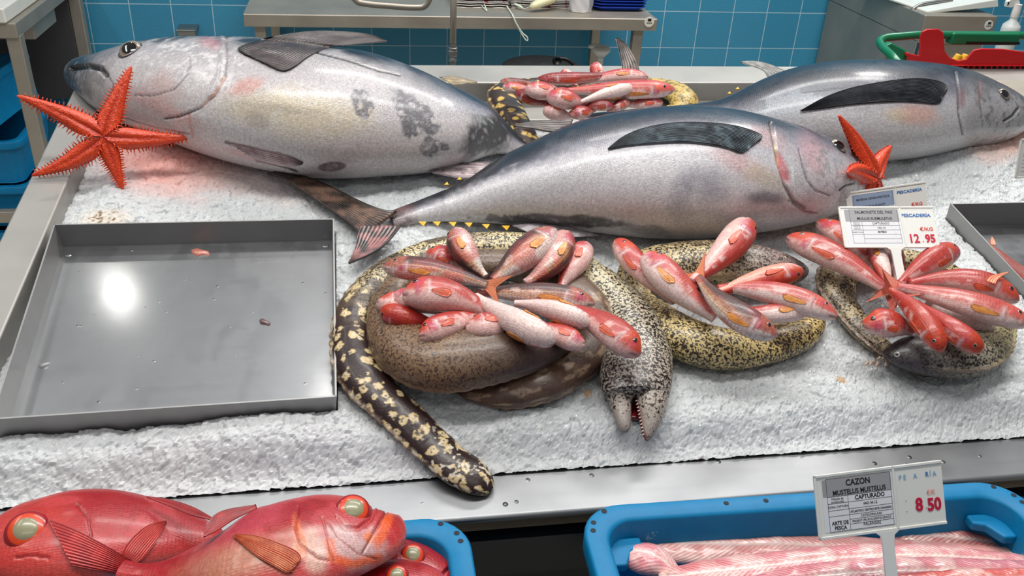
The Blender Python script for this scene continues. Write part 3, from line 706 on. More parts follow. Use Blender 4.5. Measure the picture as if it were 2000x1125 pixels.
fin('caudal_fin_lobe', [(1252, 150), (1246, 126), (1236, 105), (1224, 87), (1206, 73)], [(1214, 150), (1216, 130), (1213, 112), (1209, 92), (1204, 75)], t3, M['fin'], finc((34, 28, 26), (112, 96, 88), None, 5, .3), None, .003, [(0, .05), (1, .10)], rays=6, n=30, m=30, th=.003)
fin('caudal_fin_lobe', [(1120, 232), (1080, 236), (1040, 237), (1003, 244)], [(1110, 258), (1075, 256), (1040, 250), (1004, 246)], t3, M['fin'], finc((40, 34, 32), (104, 90, 84), None, 5, .3), None, .003, [(0, .062), (1, .07)], rays=5, n=24, m=20, th=.003)
fin('second_dorsal_fin', [(1540, 140), (1500, 124), (1475, 119), (1447, 120)], [(1500, 150), (1492, 138), (1475, 130), (1449, 122)], t3, M['fin'], finc((80, 78, 76), (160, 156, 150), None, 6, .4), None, .003, .07, rays=6, n=24, m=20, th=.002)
finlets(t3, [(1424, 184), (1440, 175)], .062, sz=4, up=1)

# ------------------------------------------------------------------ morays
t = NT('moray_skin'); c = t.attr('Col'); th_ = t.attr('thr', 'Fac'); dk = t.attr('dk', 'Fac'); uv = t.attr('SUV', 'Vector'); ob = t.obj()
n1 = t.noise(t.mapping(ob, (1, 1, 1)), 290, 2.5, .55, .6)
msk = t.math('SMOOTH_MIN', 1.0, t.math('MULTIPLY', t.math('MAXIMUM', t.math('SUBTRACT', th_, n1), 0.0), 22.0), .1)
c = t.mix(1.0, c, t.ramp(t.noise(ob, 300, 2), [(.3, .82), (.7, 1.1)]), 'MULTIPLY')
c = t.mix(msk, c, t.mix(dk, L4((26, 17, 16)), L4((74, 52, 40))))
nb = t.bump(t.noise(ob, 330, 3), .4, .0012); wr = t.noise(t.mapping(uv, (60, 400, 1)), 1.0, 3, .6); nb = t.bump(wr, .15, .0012, nb)
t.P(Base_Color=c, Roughness=.42, Coat_Weight=.18, Coat_Roughness=.2, Normal=nb)
M['eel'] = t.m
M['teeth'] = plain('teeth', (225, 215, 195), .3)
def moray(label, st, wb, ratio, colf, thrf, dkf=None, ridge=None, N=None, Mr=90, rot=90, group='morays coiled on the ice', k=.8, dispf=None):
    N = N or 420
    b = Body(CT, st, ratio, wb, N, Mr, k=k, rot=rot)
    e = empty('moray_eel', b.C[N//3]-CT.n*b.b[N//3]*.7, label, 'eel', group)
    nz = fbm(b.V, 45, 4, 3); nf = fbm(b.V, 160, 4, 7)
    c = colf(b, nz, nf); thr = thrf(b, nz, nf); dk = np.zeros(len(b.V)) if dkf is None else dkf(b, nz, nf)
    d = (fbm(np.stack([b.av*60, b.thv*1.2, b.av*0], 1), 1, 2, 4)-.5)*.0012
    if ridge is not None:
        for ang, hgt, wd in ridge:
            m_ = np.exp(-((np.angle(np.exp(1j*(b.thv-radians(ang)))))/wd)**2)*smooth(.03, .15, b.sv)*(1-smooth(.9, .98, b.sv))
            wav = 1+.25*np.sin(b.av*420)
            d = d + m_*hgt*wav; c = cmix(c, (158, 128, 104), m_*.6); thr = thr*(1-m_*.35)
    if dispf is not None: d = d + dispf(b, nz, nf)
    b.disp(d); o = b.mesh('body', M['eel'], e, c, {'thr': thr, 'dk': dk})
    return e, b
EA = [(949, 966, 967, 950), (919, 963, 966, 925), (885, 951, 942, 898), (859, 936, 905, 876), (836, 912, 884, 853), (800, 880, 859, 832), (762, 843, 829, 798), (716, 803, 790, 762), (680, 772, 765, 735), (655, 730, 745, 708), (647, 680, 730, 674),
      (650, 640, 724, 642), (657, 604, 735, 610), (680, 564, 752, 590), (716, 527, 778, 568), (772, 492, 812, 548), (829, 470, 850, 528), (895, 457, 905, 516), (980, 452, 980, 512), (1060, 460, 1050, 522), (1130, 486, 1095, 552), (1175, 514, 1130, 585),
      (1212, 540, 1165, 610), (1262, 580, 1185, 640), (1297, 629, 1186, 672), (1312, 690, 1178, 705), (1314, 735, 1170, 735), (1309, 764, 1175, 764), (1306, 774, 1180, 773)]
def colA(b, nz, nf):
    c = ckeys(b.sv, [(0, (52, 32, 30)), (.32, (56, 34, 32)), (.40, (190, 172, 132)), (.62, (214, 196, 150)), (.8, (206, 196, 160)), (.93, (182, 172, 156)), (1, (160, 150, 142))])
    w = 1-smooth(.33, .46, b.sv+(nz-.5)*.14)                     # blotched rear
    uv = np.stack([b.av, b.thv*.030], 1); uvw = uv + np.stack([nf-.5, nz-.5], 1)*.006
    dd, idn, off, sec = cells(uvw/.020, 61); nq = fbm(b.V, 260, 3, 77)
    bl = (1-smooth(.26, .33, dd+(nf-.5)*.62+(nz-.5)*.35+(nq-.5)*.4+(idn-.5)*.12))
    cc = np.tile(lin((44, 26, 25)), (len(bl), 1)); cc = cmix(cc, (210, 186, 138), bl); cc = cmix(cc, (232, 218, 190), bl*(1-smooth(.10, .2, dd))*.6)
    core = (1-smooth(.04, .08, dd+(nq-.5)*.2))*(idn > .45)*.8+smooth(.62, .66, nq)*.7; core = np.clip(core, 0, 1); cc = cmix(cc, (40, 24, 22), core*bl)
    tp = 1-smooth(0, .03, b.sv)
    cc = cmix(cc, (226, 215, 196), (smooth(.66, .72, fbm(b.V, 200, 2, 71)))*(1-smooth(.1, .16, b.sv))*.8)  # wet white highlight specks painted in near the tail tip
    edge = np.exp(-((np.angle(np.exp(1j*(b.thv-0.1))))/.16)**2)
    cc = cmix(cc, (232, 225, 205), edge*smooth(.5, .6, nf)*.8)
    c = c*(1-w[:, None]) + cc*w[:, None]
    big = smooth(.47, .55, nz)*smooth(.30, .40, b.sv)*(1-smooth(.55, .68, b.sv)); c = cmix(c, (60, 38, 34), big*.8)
    c = cmix(c, (235, 225, 215), mline(b.px, [(1250, 790), (1246, 770)], 6)*0)
    return c
def thrA(b, nz, nf):
    return np.where(1-smooth(.33, .46, b.sv+(nz-.5)*.14) > .6, .0, 1.0)*(.50+.03*smooth(.8, .95, b.sv))
eA, BA = moray('largest moray with blotched brown tail over the front rim and open-mouthed speckled head', EA, [(0, -.049), (.05, -.048), (.12, -.040), (.2, -.025), (1, -.018)], [(0, .55), (.4, .8), (.8, .72), (1, .55)], colA, thrA,
               lambda b, nz, nf: np.zeros(len(b.V)), ridge=[(4, .003, .16)], N=900, Mr=120)
# head: two jaws with teeth and the dark throat between
def jaw(name, st, wb, ratio, parent, col, flatc=None, rot=90):
    b = Body(CT, st, ratio, wb, 60, 40, k=.85, rot=rot); nz = fbm(b.V, 60, 3, 3)
    c = np.tile(lin(col), (len(b.V), 1)); c = cmix(c, (70, 62, 68), smooth(.35, 1, b.sv)*.55)
    if flatc is not None: c = flatc(b, c, nz)
    o = b.mesh(name, M['eel'], parent, c, {'thr': np.full(len(b.V), .51)-.13*smooth(.35, .9, b.sv), 'dk': np.full(len(b.V), .3)}); return b
ju = jaw('upper_jaw', [(1310, 738, 1226, 732), (1308, 760, 1233, 754), (1305, 775, 1240, 770), (1300, 800, 1243, 790), (1291, 825, 1248, 812), (1280, 845, 1252, 838), (1271, 857, 1257, 856), (1265, 861, 1260, 861)], -.018, [(0, .86), (.3, .95), (1, .75)], eA, (172, 162, 150),
          lambda b, c, nz: cmix(c, (120, 22, 34), mline(b.px, [(1238, 775), (1246, 805), (1251, 835), (1258, 856)], 5)*.9))
jl = jaw('lower_jaw', [(1245, 736, 1172, 732), (1243, 756, 1175, 752), (1240, 770, 1180, 766), (1234, 790, 1190, 787), (1234, 815, 1198, 808), (1233, 833, 1205, 828), (1230, 842, 1210, 838), (1225, 845, 1215, 843)], -.019, [(0, .86), (.3, .95), (1, .75)], eA, (180, 168, 158))
mb = MB()
for k in range(11):
    x = 1243+k*1.3; y = 782+k*6.6; r_ = hit(ju, x+2, y)
    if r_ is None: continue
    p = r_[0]; q = p+(CT.P(x-4.5, y+1.5, .012)-CT.P(x, y, .012)); mb.tube([p, p*.5+q*.5, q], [.0009, .0007, .0001], 6)
if mb.v: mb.build('teeth', M['teeth'], eA, smooth_=True)
mthr = Body(CT, [(1241, 752, 1226, 752), (1249, 775, 1230, 775), (1250, 800, 1228, 800), (1252, 820, 1226, 818)], .5, -.022, 24, 20, k=.8); mthr.mesh('mouth_lining', plain('mouth_lining', (96, 16, 24), .25, coat=.8, noise=.3, nsc=150), eA)
def small_eye(b, e, x, y, rpx, mats=None, ring=None):
    h = hit(b, x, y)
    if h is None: return
    dep = abs(((h[0]-CAM)@RC)[2]); r = rpx*dep/FPX
    return dome('eye', h[0]-h[1]*r*.1, h[1], CT.ex, r, r*.5, mats or [M['eye_black'], M['eye_ring']], [(.6, 0), (1, 1)], e, n=24)
small_eye(ju, eA, 1293, 815, 5)

EB = [(1118, 672, 1108, 650), (1095, 698, 1066, 636), (1030, 732, 1000, 636), (955, 752, 940, 636), (889, 766, 885, 642), (829, 763, 845, 640), (779, 743, 822, 625), (742, 706, 802, 610), (722, 662, 796, 600), (717, 619, 790, 590),
      (724, 583, 795, 572), (750, 548, 815, 560), (800, 517, 840, 552), (870, 495, 880, 545), (950, 486, 945, 545), (1030, 492, 1010, 552), (1100, 514, 1060, 578), (1160, 550, 1090, 612), (1194, 595, 1108, 640), (1200, 650, 1105, 665),
      (1184, 702, 1085, 690), (1150, 740, 1060, 700), (1100, 772, 1030, 705), (1040, 791, 990, 710), (980, 794, 950, 725), (920, 782, 915, 735), (885, 764, 890, 738)]
def colB(b, nz, nf):
    c = ckeys(b.sv, [(0, (52, 36, 38)), (.08, (70, 52, 48)), (.2, (126, 98, 72)), (.4, (122, 97, 74)), (.6, (98, 80, 64)), (.75, (90, 66, 52)), (1, (106, 80, 64))])
    c = cmix(c, (176, 150, 124), smooth(.56, .70, fbm(np.stack([b.av*60, b.thv*3, b.av*0], 1), 1, 3, 8))*smooth(.62, .7, b.sv)*.7)
    c = cmix(c, (60, 44, 38), smooth(.5, .62, nz)*smooth(.5, .6, b.sv)*.5)
    ln = np.sin(b.thv*34+np.sin(b.av*30)*1.5+nz*9); c = cmix(c, (150, 124, 100), smooth(.5, .95, ln)*smooth(.12, .25, b.sv)*(1-smooth(.5, .62, b.sv))*.35)
    return c
eB, BB = moray('plain dark brown moray coiled under the big heap of red mullet', EB, [(0, .02), (.15, .012), (.3, -.004), (.5, .0), (.62, -.008), (1, -.022)], [(0, .6), (.1, .75), (.6, .75), (1, .55)], colB,
               lambda b, nz, nf: .42+.06*smooth(.05, .12, b.sv)-.10*smooth(.5, .6, b.sv), lambda b, nz, nf: np.full(len(b.V), .75), ridge=[(-20, .0025, .12)], N=760, Mr=130)
EC = [(1571, 519, 1571, 531), (1566, 508, 1566, 540), (1552, 500, 1548, 552), (1525, 489, 1520, 560), (1487, 478, 1480, 566), (1426, 469, 1430, 562), (1344, 470, 1350, 562), (1268, 481, 1292, 562), (1222, 500, 1265, 562), (1203, 526, 1262, 572),
      (1206, 560, 1276, 590), (1230, 600, 1302, 600), (1256, 642, 1335, 618), (1294, 688, 1372, 630), (1356, 716, 1410, 638), (1426, 722, 1450, 642), (1487, 714, 1490, 638), (1549, 696, 1532, 630), (1592, 671, 1562, 618), (1610, 640, 1577, 598), (1602, 605, 1562, 583), (1575, 580, 1550, 570)]
def colY(b, nz, nf):
    c = ckeys(b.sv, [(0, (128, 116, 116)), (.1, (150, 130, 122)), (.2, (206, 190, 146)), (.55, (212, 192, 134)), (1, (204, 178, 112))])
    c = cmix(c, (96, 72, 52), smooth(.52, .64, nz)*smooth(.15, .3, b.sv)*.45); return c
eC, BC = moray('yellowish speckled moray coiled in the middle, snout pointing right', EC, [(0, -.005), (.2, -.016), (1, -.02)], [(0, .6), (.2, .8), (1, .78)], colY, lambda b, nz, nf: .515+(nz-.5)*.1-.06*(1-smooth(.02, .12, b.sv)), lambda b, nz, nf: np.full(len(b.V), .25),
               ridge=[(165, .004, .14)], N=680, Mr=110,
               dispf=lambda b, nz, nf: -.003*mline(b.px, [(1571, 526), (1556, 526), (1540, 530)], 2.2))
small_eye(BC, eC, 1537, 502, 6)
mb = MB(); mb.tube([CT.P(1570, 524, .022), CT.P(1560, 524.5, .03), CT.P(1549, 525.5, .034)], [.0012, .002, .0008], 8); mb.build('mouth_lining', M['black'], eC, smooth_=True)
ED = [(1733, 684, 1735, 700), (1738, 672, 1741, 708), (1752, 663, 1757, 718), (1780, 655, 1790, 729), (1830, 652, 1845, 738), (1878, 645, 1900, 738), (1908, 630, 1950, 712), (1922, 612, 1975, 670), (1915, 592, 1979, 632), (1900, 575, 1965, 598), (1878, 560, 1932, 566),
      (1850, 550, 1893, 535), (1815, 542, 1850, 505), (1770, 538, 1790, 488), (1715, 538, 1715, 482), (1682, 548, 1648, 492), (1670, 565, 1600, 520), (1676, 588, 1590, 556), (1694, 616, 1622, 606), (1714, 644, 1666, 656), (1740, 670, 1712, 694), (1775, 694, 1758, 718), (1815, 712, 1805, 735), (1840, 722, 1838, 738)]
def colD(b, nz, nf):
    c = ckeys(b.sv, [(0, (58, 54, 58)), (.06, (72, 68, 72)), (.16, (150, 144, 130)), (.25, (196, 184, 130)), (.5, (206, 188, 140)), (1, (176, 160, 130))])
    c = cmix(c, (70, 56, 48), smooth(.5, .6, nz)*smooth(.5, .6, b.sv)*.55)
    st_ = np.exp(-((np.angle(np.exp(1j*(b.thv-pi*.93))))/.42)**2)*smooth(.55, .62, b.sv)
    c = cmix(c, (60, 48, 44), st_*.75); c = cmix(c, (206, 196, 184), st_*smooth(.4, .9, np.sin(b.av*700))*.5*np.exp(-((np.angle(np.exp(1j*(b.thv-pi*.93))))/.16)**2))
    return c
eD, BD = moray('dark-headed speckled moray curled in a ring at the right edge', ED, [(0, -.002), (.25, -.014), (.8, -.018), (1, -.03)], [(0, .7), (.2, .8), (1, .75)], colD, lambda b, nz, nf: .50+(nz-.5)*.12-.03*(1-smooth(.02, .1, b.sv)), lambda b, nz, nf: np.full(len(b.V), .15),
               ridge=[(168, .004, .10)], N=680, Mr=110)
small_eye(BD, eD, 1752, 692, 5.5, [M['eye_black'], plain('eye_white', (205, 205, 205), .2, coat=1)])
mb = MB(); rng = random.Random(4)
for k in range(9):
    x, y = 1744-k*6, 706+rng.uniform(-3, 5)+k*.3; p = CT.P(x, y, -.012); q = CT.P(x-6+rng.uniform(-3, 3), y+rng.uniform(-6, 7), -.006); mb.tube([p, (p+q)/2+CT.n*.005, q], [.0028, .0024, .001], 8)
mb.build('torn_lip', plain('torn_lip', (196, 176, 162), .3, coat=.6, noise=.2, nsc=300), eD, smooth_=True)
EE = [(1024, 292, 1062, 286), (1000, 272, 1050, 262), (978, 240, 1036, 236), (960, 212, 1024, 212), (948, 190, 1012, 196), (955, 172, 1008, 186), (985, 158, 1020, 184), (1040, 152, 1050, 184), (1100, 150, 1100, 184), (1150, 149, 1150, 184), (1250, 151, 1245, 185), (1312, 156, 1292, 190), (1352, 172, 1310, 202), (1366, 194, 1306, 214), (1352, 216, 1296, 224), (1300, 232, 1280, 228)]
def colE(b, nz, nf):
    uv = np.stack([b.av, b.thv*.022], 1); dd, idn, off, sec = cells((uv+np.stack([nf-.5, nz-.5], 1)*.008)/.020, 91)
    bl = 1-smooth(.20, .34, dd+(nf-.5)*.4); core = (1-smooth(.04, .08, dd))*(idn > .5)
    c = cmix(np.tile(lin((52, 34, 26)), (len(bl), 1)), (206, 172, 92), bl); c = cmix(c, (70, 50, 30), core*bl)
    yl = smooth(.55, .68, b.sv); c2 = cmix(np.tile(lin((196, 168, 96)), (len(bl), 1)), (96, 84, 40), smooth(.5, .58, nf)*.8)
    return c*(1-yl[:, None])+c2*yl[:, None]
eE, BE = moray('dark moray with yellow spots behind the middle tuna, under the rear mullet heap', EE, [(0, -.02), (1, -.025)], [(0, .7), (1, .75)], colE, lambda b, nz, nf: .40*smooth(.6, .7, b.sv), None, ridge=[(10, .003, .12)], N=560, Mr=90)

# ------------------------------------------------------------------ starfish
t = NT('starfish_skin'); ob = t.obj(); vd = t.vor(ob, 420); nz = t.noise(ob, 60, 3)
c = t.mix(nz, L4((190, 36, 2)), L4((222, 68, 8))); c = t.mix(t.ramp(vd, [(.1, 1.0), (.4, 0.0)]), c, L4((232, 98, 30)))
t.P(Base_Color=t.mix(t.attr('Fac_', 'Fac'), c, L4((160, 22, 8))), Roughness=.42, Coat_Weight=.3, Normal=t.bump(vd, .6, .0012), Coat_Roughness=.3)
M['star'] = t.m
def starfish(label, base_px, nrm, ctr, tips, bends, wid, spine=.006, thick=.55, wbase=-.02, nsp=24, seed=1):
    Pb = CT.P(*base_px, wbase); nrm = np.array(nrm, float); nrm /= np.linalg.norm(nrm)
    def on(x, y): d = ray(x, y); t_ = ((Pb-CAM)@nrm)/(d@nrm); return CAM+d*t_
    C = on(*ctr); V = []; F = []; dark = []; rng = random.Random(seed); sV = []; 
    mb = MB()
    if nrm@(CAM-C) < 0: nrm = -nrm
    K, Lc = 70, 25; tp = [on(*q) for q in tips]
    ang = []
    for q in tp: ang.append(q-C)
    n_ = len(tp)
    # sector half-angles from neighbouring arms
    a0 = tp[0]-C; a0 /= np.linalg.norm(a0); b0 = np.cross(nrm, a0)
    th = [math.atan2((q-C)@b0, (q-C)@a0) % (2*pi) for q in tp]
    order = sorted(range(n_), key=lambda i: th[i])
    for oi, i in enumerate(order):
        nx = order[(oi+1) % n_]; pv = order[oi-1]
        gp = ((th[nx]-th[i]) % (2*pi))/2; gm = ((th[i]-th[pv]) % (2*pi))/2
        q = tp[i]; L = np.linalg.norm(q-C); base = len(V)
        d0 = (q-C)/L; sd = np.cross(nrm, d0); bd = bends[i]
        W0 = wid*(.65+.35*L/.09)
        for side in (1, -1):        # upper and lower skins
            for r in range(K):
                f = r/(K-1); rr = L*f; cen = C + d0*rr + sd*(bd[0]*sin(pi*f)*L) + nrm*(bd[1]*f*f*L)
                wl_ = W0*(.80*(1-f)**1.15+.20*(1-f)**.35) + .0012
                for l in range(Lc):
                    x = -1+2*l/(Lc-1); g = gp if x > 0 else gm
                    wmax = wl_ if rr > 1e-9 else 0
                    wedge = rr*math.tan(min(g, 1.45)); ww = (wedge**-4+wmax**-4)**-.25 if wedge > 1e-9 else 0
                    Hh = thick*(W0*(1-f)**.7+.0016)
                    e_ = max(0, 1-(abs(x)*(ww/max(wl_, 1e-9)))**2.4)**.5 if rr > 0 else 1
                    gro = .30*math.exp(-(x*ww/(W0*.16))**2)*(1-f*.8)
                    h = Hh*(e_*(1-gro)) if side == 1 else -Hh*.45*e_
                    V.append(cen + sd*x*ww + nrm*h); dark.append(.55*math.exp(-(x*ww/(W0*.12))**2)*(1-f) if side == 1 else 0)
        def id_(s_, r, l): return base + (0 if s_ == 1 else K*Lc) + r*Lc + l
        for s_ in (1, -1):
            for r in range(K-1):
                for l in range(Lc-1):
                    f4 = (id_(s_, r, l), id_(s_, r+1, l), id_(s_, r+1, l+1), id_(s_, r, l+1)); F.append(f4 if s_ == 1 else f4[::-1])
        for l in range(Lc-1): F.append((id_(1, K-1, l), id_(-1, K-1, l), id_(-1, K-1, l+1), id_(1, K-1, l+1)))
        for k in range(nsp):
            f = .12+.86*k/nsp
            for sx in (1, -1):
                r = int(f*(K-1)); l = Lc-1 if sx == 1 else 0
                p = np.array(V[id_(1, r, l)]); dr = sd*sx + nrm*rng.uniform(-.2, .5) + d0*rng.uniform(-.1, .45); dr /= np.linalg.norm(dr)
                if ((p-C)@sd)*sx < rr*0: continue
                ln = spine*(1-.45*f)*rng.uniform(.75, 1.25); n0 = len(mb.v); mb.tube([p-dr*.002, p+dr*ln*.5, p+dr*ln+nrm*rng.uniform(-.0006, .001)], [.0013, .0010, .0003], 6)
    V = np.array(V); cp = V[:, 0]*0
    nz_ = fbm(V, 260, 3, seed)-.5; V = V + nrm*(nz_*.0014)[:, None]
    n0 = len(V); V = np.concatenate([V, np.array(mb.v)]); F += [tuple(i+n0 for i in f) for f in mb.f]
    dark = np.concatenate([dark, np.zeros(len(V)-n0)])
    o = mesh('starfish', V, F, M['star'], None, True, thr={'Fac_': dark}); return tag(o, label, 'starfish')
starfish('large orange-red spiny starfish standing in front of the big left tuna head', (240, 368), (.12, -.90, .42), (204, 268), [(257, 130), (34, 187), (62, 343), (240, 370), (375, 269)],
         [(0.02, .02), (-.03, .02), (.06, .0), (.0, .0), (-.02, .05)], .0200, .0085, nsp=20)
starfish('smaller orange starfish leaning against the snout of the middle tuna', (1715, 412), (.50, -.78, .45), (1698, 350), [(1637, 225), (1741, 285), (1727, 388), (1690, 384), (1622, 342)],
         [(-.05, .0), (.05, .0), (0, 0), (0, 0), (-.06, .25)], .0230, .004, nsp=16, thick=.8, wbase=.0, seed=3)

# ------------------------------------------------------------------ red mullet
MS = skin('mullet_skin', rough=.40, coat=.28, coat_rough=.18, fine=.2, fsc=300, bump=.5, bsc=360, scales=260, scale_str=.2)
MS2 = skin('dark_mullet_skin', rough=.42, coat=.25, coat_rough=.18, fine=.2, fsc=300, bump=.45, bsc=360, scales=240, scale_str=.75)
PROF = [(0, .20), (.02, .40), (.06, .62), (.12, .82), (.20, .95), (.30, 1), (.42, .98), (.55, .88), (.70, .68), (.84, .46), (.94, .34), (1, .30)]
PAL = {'red': ((170, 50, 38), (194, 84, 80), (224, 180, 174)), 'pale': ((186, 76, 68), (206, 122, 116), (230, 204, 198)), 'brown': ((78, 46, 42), (168, 108, 94), (226, 214, 208)),
       'orange': ((176, 48, 26), (206, 84, 56), (226, 160, 140)), 'dark': ((128, 34, 30), (164, 58, 50), (206, 150, 140))}
def mullet(label, H, Tl, wpx, wh, wt, side='U', rot=20, kind='red', mid=None, tail=0, group='red mullets heaped on the big moray coil', hump=0.0, ratio=None, blunt=0, seed=None, pf=True):
    seed = seed if seed is not None else int(H[0]*7+H[1]*13) % 1000
    H, Tl = np.array(H, float), np.array(Tl, float); ctl = [H, np.array(mid, float), Tl] if mid is not None else [H, (H+Tl)/2, Tl]
    n = 15; f = np.linspace(0, 1, n); cen = np.array([(1-x)**2*H + 2*x*(1-x)*(2*ctl[1]-(H+Tl)/2) + x*x*Tl for x in f])
    tg = np.gradient(cen, axis=0); tg /= np.linalg.norm(tg, axis=1)[:, None]; pp = np.stack([-tg[:, 1], tg[:, 0]], 1)
    want = {'U': (0, -1), 'D': (0, 1), 'L': (-1, 0), 'R': (1, 0)}[side]
    sg = 1 if (pp.mean(0)@np.array(want)) >= 0 else -1; pp = pp*sg
    wd = lerpkeys(PROF, f)*wpx*1.16
    if blunt: wd[0] = wd[0]*1.25
    st = np.concatenate([cen+pp*wd[:, None]/2, cen-pp*wd[:, None]/2], 1)
    ratio = ratio or (.78 if abs(rot) < 40 else .98)
    b = Body(CT, st, ratio, [(0, wh), (.5, (wh+wt)/2+hump), (1, wt)], 84, 48, k=.85, rot=rot-20, rel=True)
    e = empty('red_mullet', b.C[40]-CT.n*b.b[40]*.7, label, 'fish', group)
    off = seed*3.7; V = b.V+off; nz = fbm(V, 75, 4, 3); nf = fbm(V, 220, 3, 7); ng = fbm(V, 35, 3, 11)
    top, fl_, be = PAL[kind]; A = b.A+(nz-.5)*.7
    c = ckeys(A, [(-1, be), (-.42, be), (-.05, fl_), (.42, top), (1, top)])
    c = cmix(c, (176, 44, 46), smooth(.50, .62, ng)*smooth(-.7, -.1, b.A)*(.65 if kind != 'brown' else .3))
    c = cmix(c, (238, 208, 202), smooth(.56, .66, nz)*(1-smooth(.2, .6, b.A))*.6)
    if kind == 'brown':
        for a0 in (.15, -.18, -.42): c = cmix(c, (206, 152, 62), np.exp(-((b.A-a0)/.055)**2)*smooth(.25, .35, b.sv)*.7)
        c = cmix(c, (206, 92, 84), smooth(.5, .6, ng)*(1-smooth(.0, .4, b.A))*.6)
    hd = 1-smooth(.19, .24, b.sv)
    c = cmix(c, {'red': (204, 74, 46), 'pale': (212, 96, 80), 'brown': (184, 104, 84), 'orange': (186, 58, 26), 'dark': (150, 50, 40)}[kind], hd*smooth(-.35, .25, b.A)*.85)
    c = cmix(c, (190, 52, 96), smooth(.50, .60, nz)*smooth(.07, .12, b.sv)*(1-smooth(.2, .26, b.sv))*(1-smooth(.3, .8, abs(b.A)))*.7)
    c = cmix(c, (244, 224, 222), np.exp(-((b.sv-.235)/.018)**2)*(1-smooth(.2, .7, abs(b.A)))*.6)
    c = cmix(c, (206, 74, 66), (1-smooth(.0, .05, b.sv))*.6)
    d = np.zeros(len(c)); g = np.exp(-((b.sv-(.225-.055*b.A**2))/.008)**2)*(1-smooth(.3, .7, abs(b.A))); d -= g*.0007; c = cmix(c, (120, 30, 34), g*.55)
    g = np.exp(-((b.sv-.135)/.007)**2)*(1-smooth(.2, .5, abs(b.A+.3))); d -= g*.0006; c = cmix(c, (150, 60, 70), g*.4)
    g = np.exp(-((b.A+.62-b.sv*1.2)/.10)**2)*(1-smooth(.07, .095, b.sv)); d -= g*.0012; c = cmix(c, (120, 30, 36), g*.8)
    d += np.exp(-((b.A+.35)/.3)**2)*np.exp(-((b.sv-.09)/.05)**2)*.0008
    b.disp(d); b.mesh('body', MS2 if kind in ('brown', 'dark') else MS, e, c)
    R0 = b.a.max()
    for s_ in (1, -1):
        p, nr, tg3 = b.at(.125, 58*s_, -.0003)
        if nr@(CAM-p)/np.linalg.norm(CAM-p) < .05: continue
        dome('eye', p, nr, tg3, R0*.175, R0*.09, [M['eye_black'], M['eye_red'] if seed % 3 else M['eye_ring']], [(.66, 0), (1, 1)], e, n=20)
    if pf:
        for s_ in (1, -1):
            q, nr, _ = b.at(.33, 112*s_)
            if nr@(CAM-q)/np.linalg.norm(CAM-q) < .15: continue
            V = []; Fv = []
            for i in range(12):
                x = i/11; spn = 6+20*math.sin(min(1, x*1.1)*pi*.62)
                for j in range(9):
                    y = j/8; p, nr, _ = b.at(.265+.20*x*(1-.25*abs(y-.35)), (104+(y-.4)*spn)*s_, .0008+.0010*x+.0003*sin(y*30)); V.append(p)
            for i in range(12):
                for j in range(9):
                    x = i/11; y = j/8; spn = 6+20*math.sin(min(1, x*1.1)*pi*.62); p, nr, _ = b.at(.265+.20*x*(1-.25*abs(y-.35)), (104+(y-.4)*spn)*s_, -.0006); V.append(p)
            F = grid_faces(12, 9, False); F = F+[tuple(reversed([k+108 for k in f_])) for f_ in F]
            rim = [i*9 for i in range(12)]+[99+j for j in range(1, 9)]+[i*9+8 for i in range(10, -1, -1)]+[j for j in range(7, 0, -1)]
            F += [(rim[k], rim[(k+1) % len(rim)], rim[(k+1) % len(rim)]+108, rim[k]+108) for k in range(len(rim))]
            V = np.array(V); cc = cmix(np.tile(lin((226, 150, 70) if kind in ('brown', 'pale') else (212, 84, 52)), (len(V), 1)), (150, 70, 40), smooth(.4, .7, fbm(V, 300, 2, 2))*.5)
            mesh('pectoral_fin', V, F, M['fin'], e, True, col=cc, uv=np.zeros((len(V), 2)))
    if tail:
        i = b.N-1; O = b.C[i-1]; th = b.rot; dd = b.S[i]*cos(th)+b.U[i]*sin(th); T_ = b.T[i]; nn = np.cross(T_, dd); Lf = R0*1.9*tail; V = []
        K_, J_ = 18, 25
        for layer in (0, 1):
            for k in range(K_):
                x = k/(K_-1)
                for j in range(J_):
                    y = -1+2*j/(J_-1); ln = Lf*(.42+.58*abs(y)**1.2)
                    P_ = O + T_*(ln*x*(1-.12*abs(y)) - .004) + dd*y*(b.a[i]*.9 + Lf*.52*x**1.15) + nn*(.0005*sin(y*40)*x + .002*x*x*sin(seed) + (-.0007 if layer else .0007)*(1.2-x))
                    V.append(P_)
        F = grid_faces(K_, J_, False); m_ = K_*J_; F = F+[tuple(reversed([k+m_ for k in f_])) for f_ in F]
        rim = [k*J_ for k in range(K_)]+[(K_-1)*J_+j for j in range(1, J_)]+[k*J_+J_-1 for k in range(K_-2, -1, -1)]+[j for j in range(J_-2, 0, -1)]
        F += [(rim[k], rim[(k+1) % len(rim)], rim[(k+1) % len(rim)]+m_, rim[k]+m_) for k in range(len(rim))]
        V = np.array(V); yy = np.tile(np.tile(np.linspace(-1, 1, J_), K_), 2)
        cc = cmix(np.tile(lin({'brown': (206, 110, 62), 'pale': (214, 110, 90)}.get(kind, (190, 52, 44))), (len(V), 1)), (235, 160, 130), (.5+.5*np.sin(yy*44))*.45)
        mesh('tail_fin', V, F, M['fin'], e, True, col=cc, uv=np.zeros((len(V), 2)))
    return e, b
G1 = 'red mullets heaped on the big moray coil'
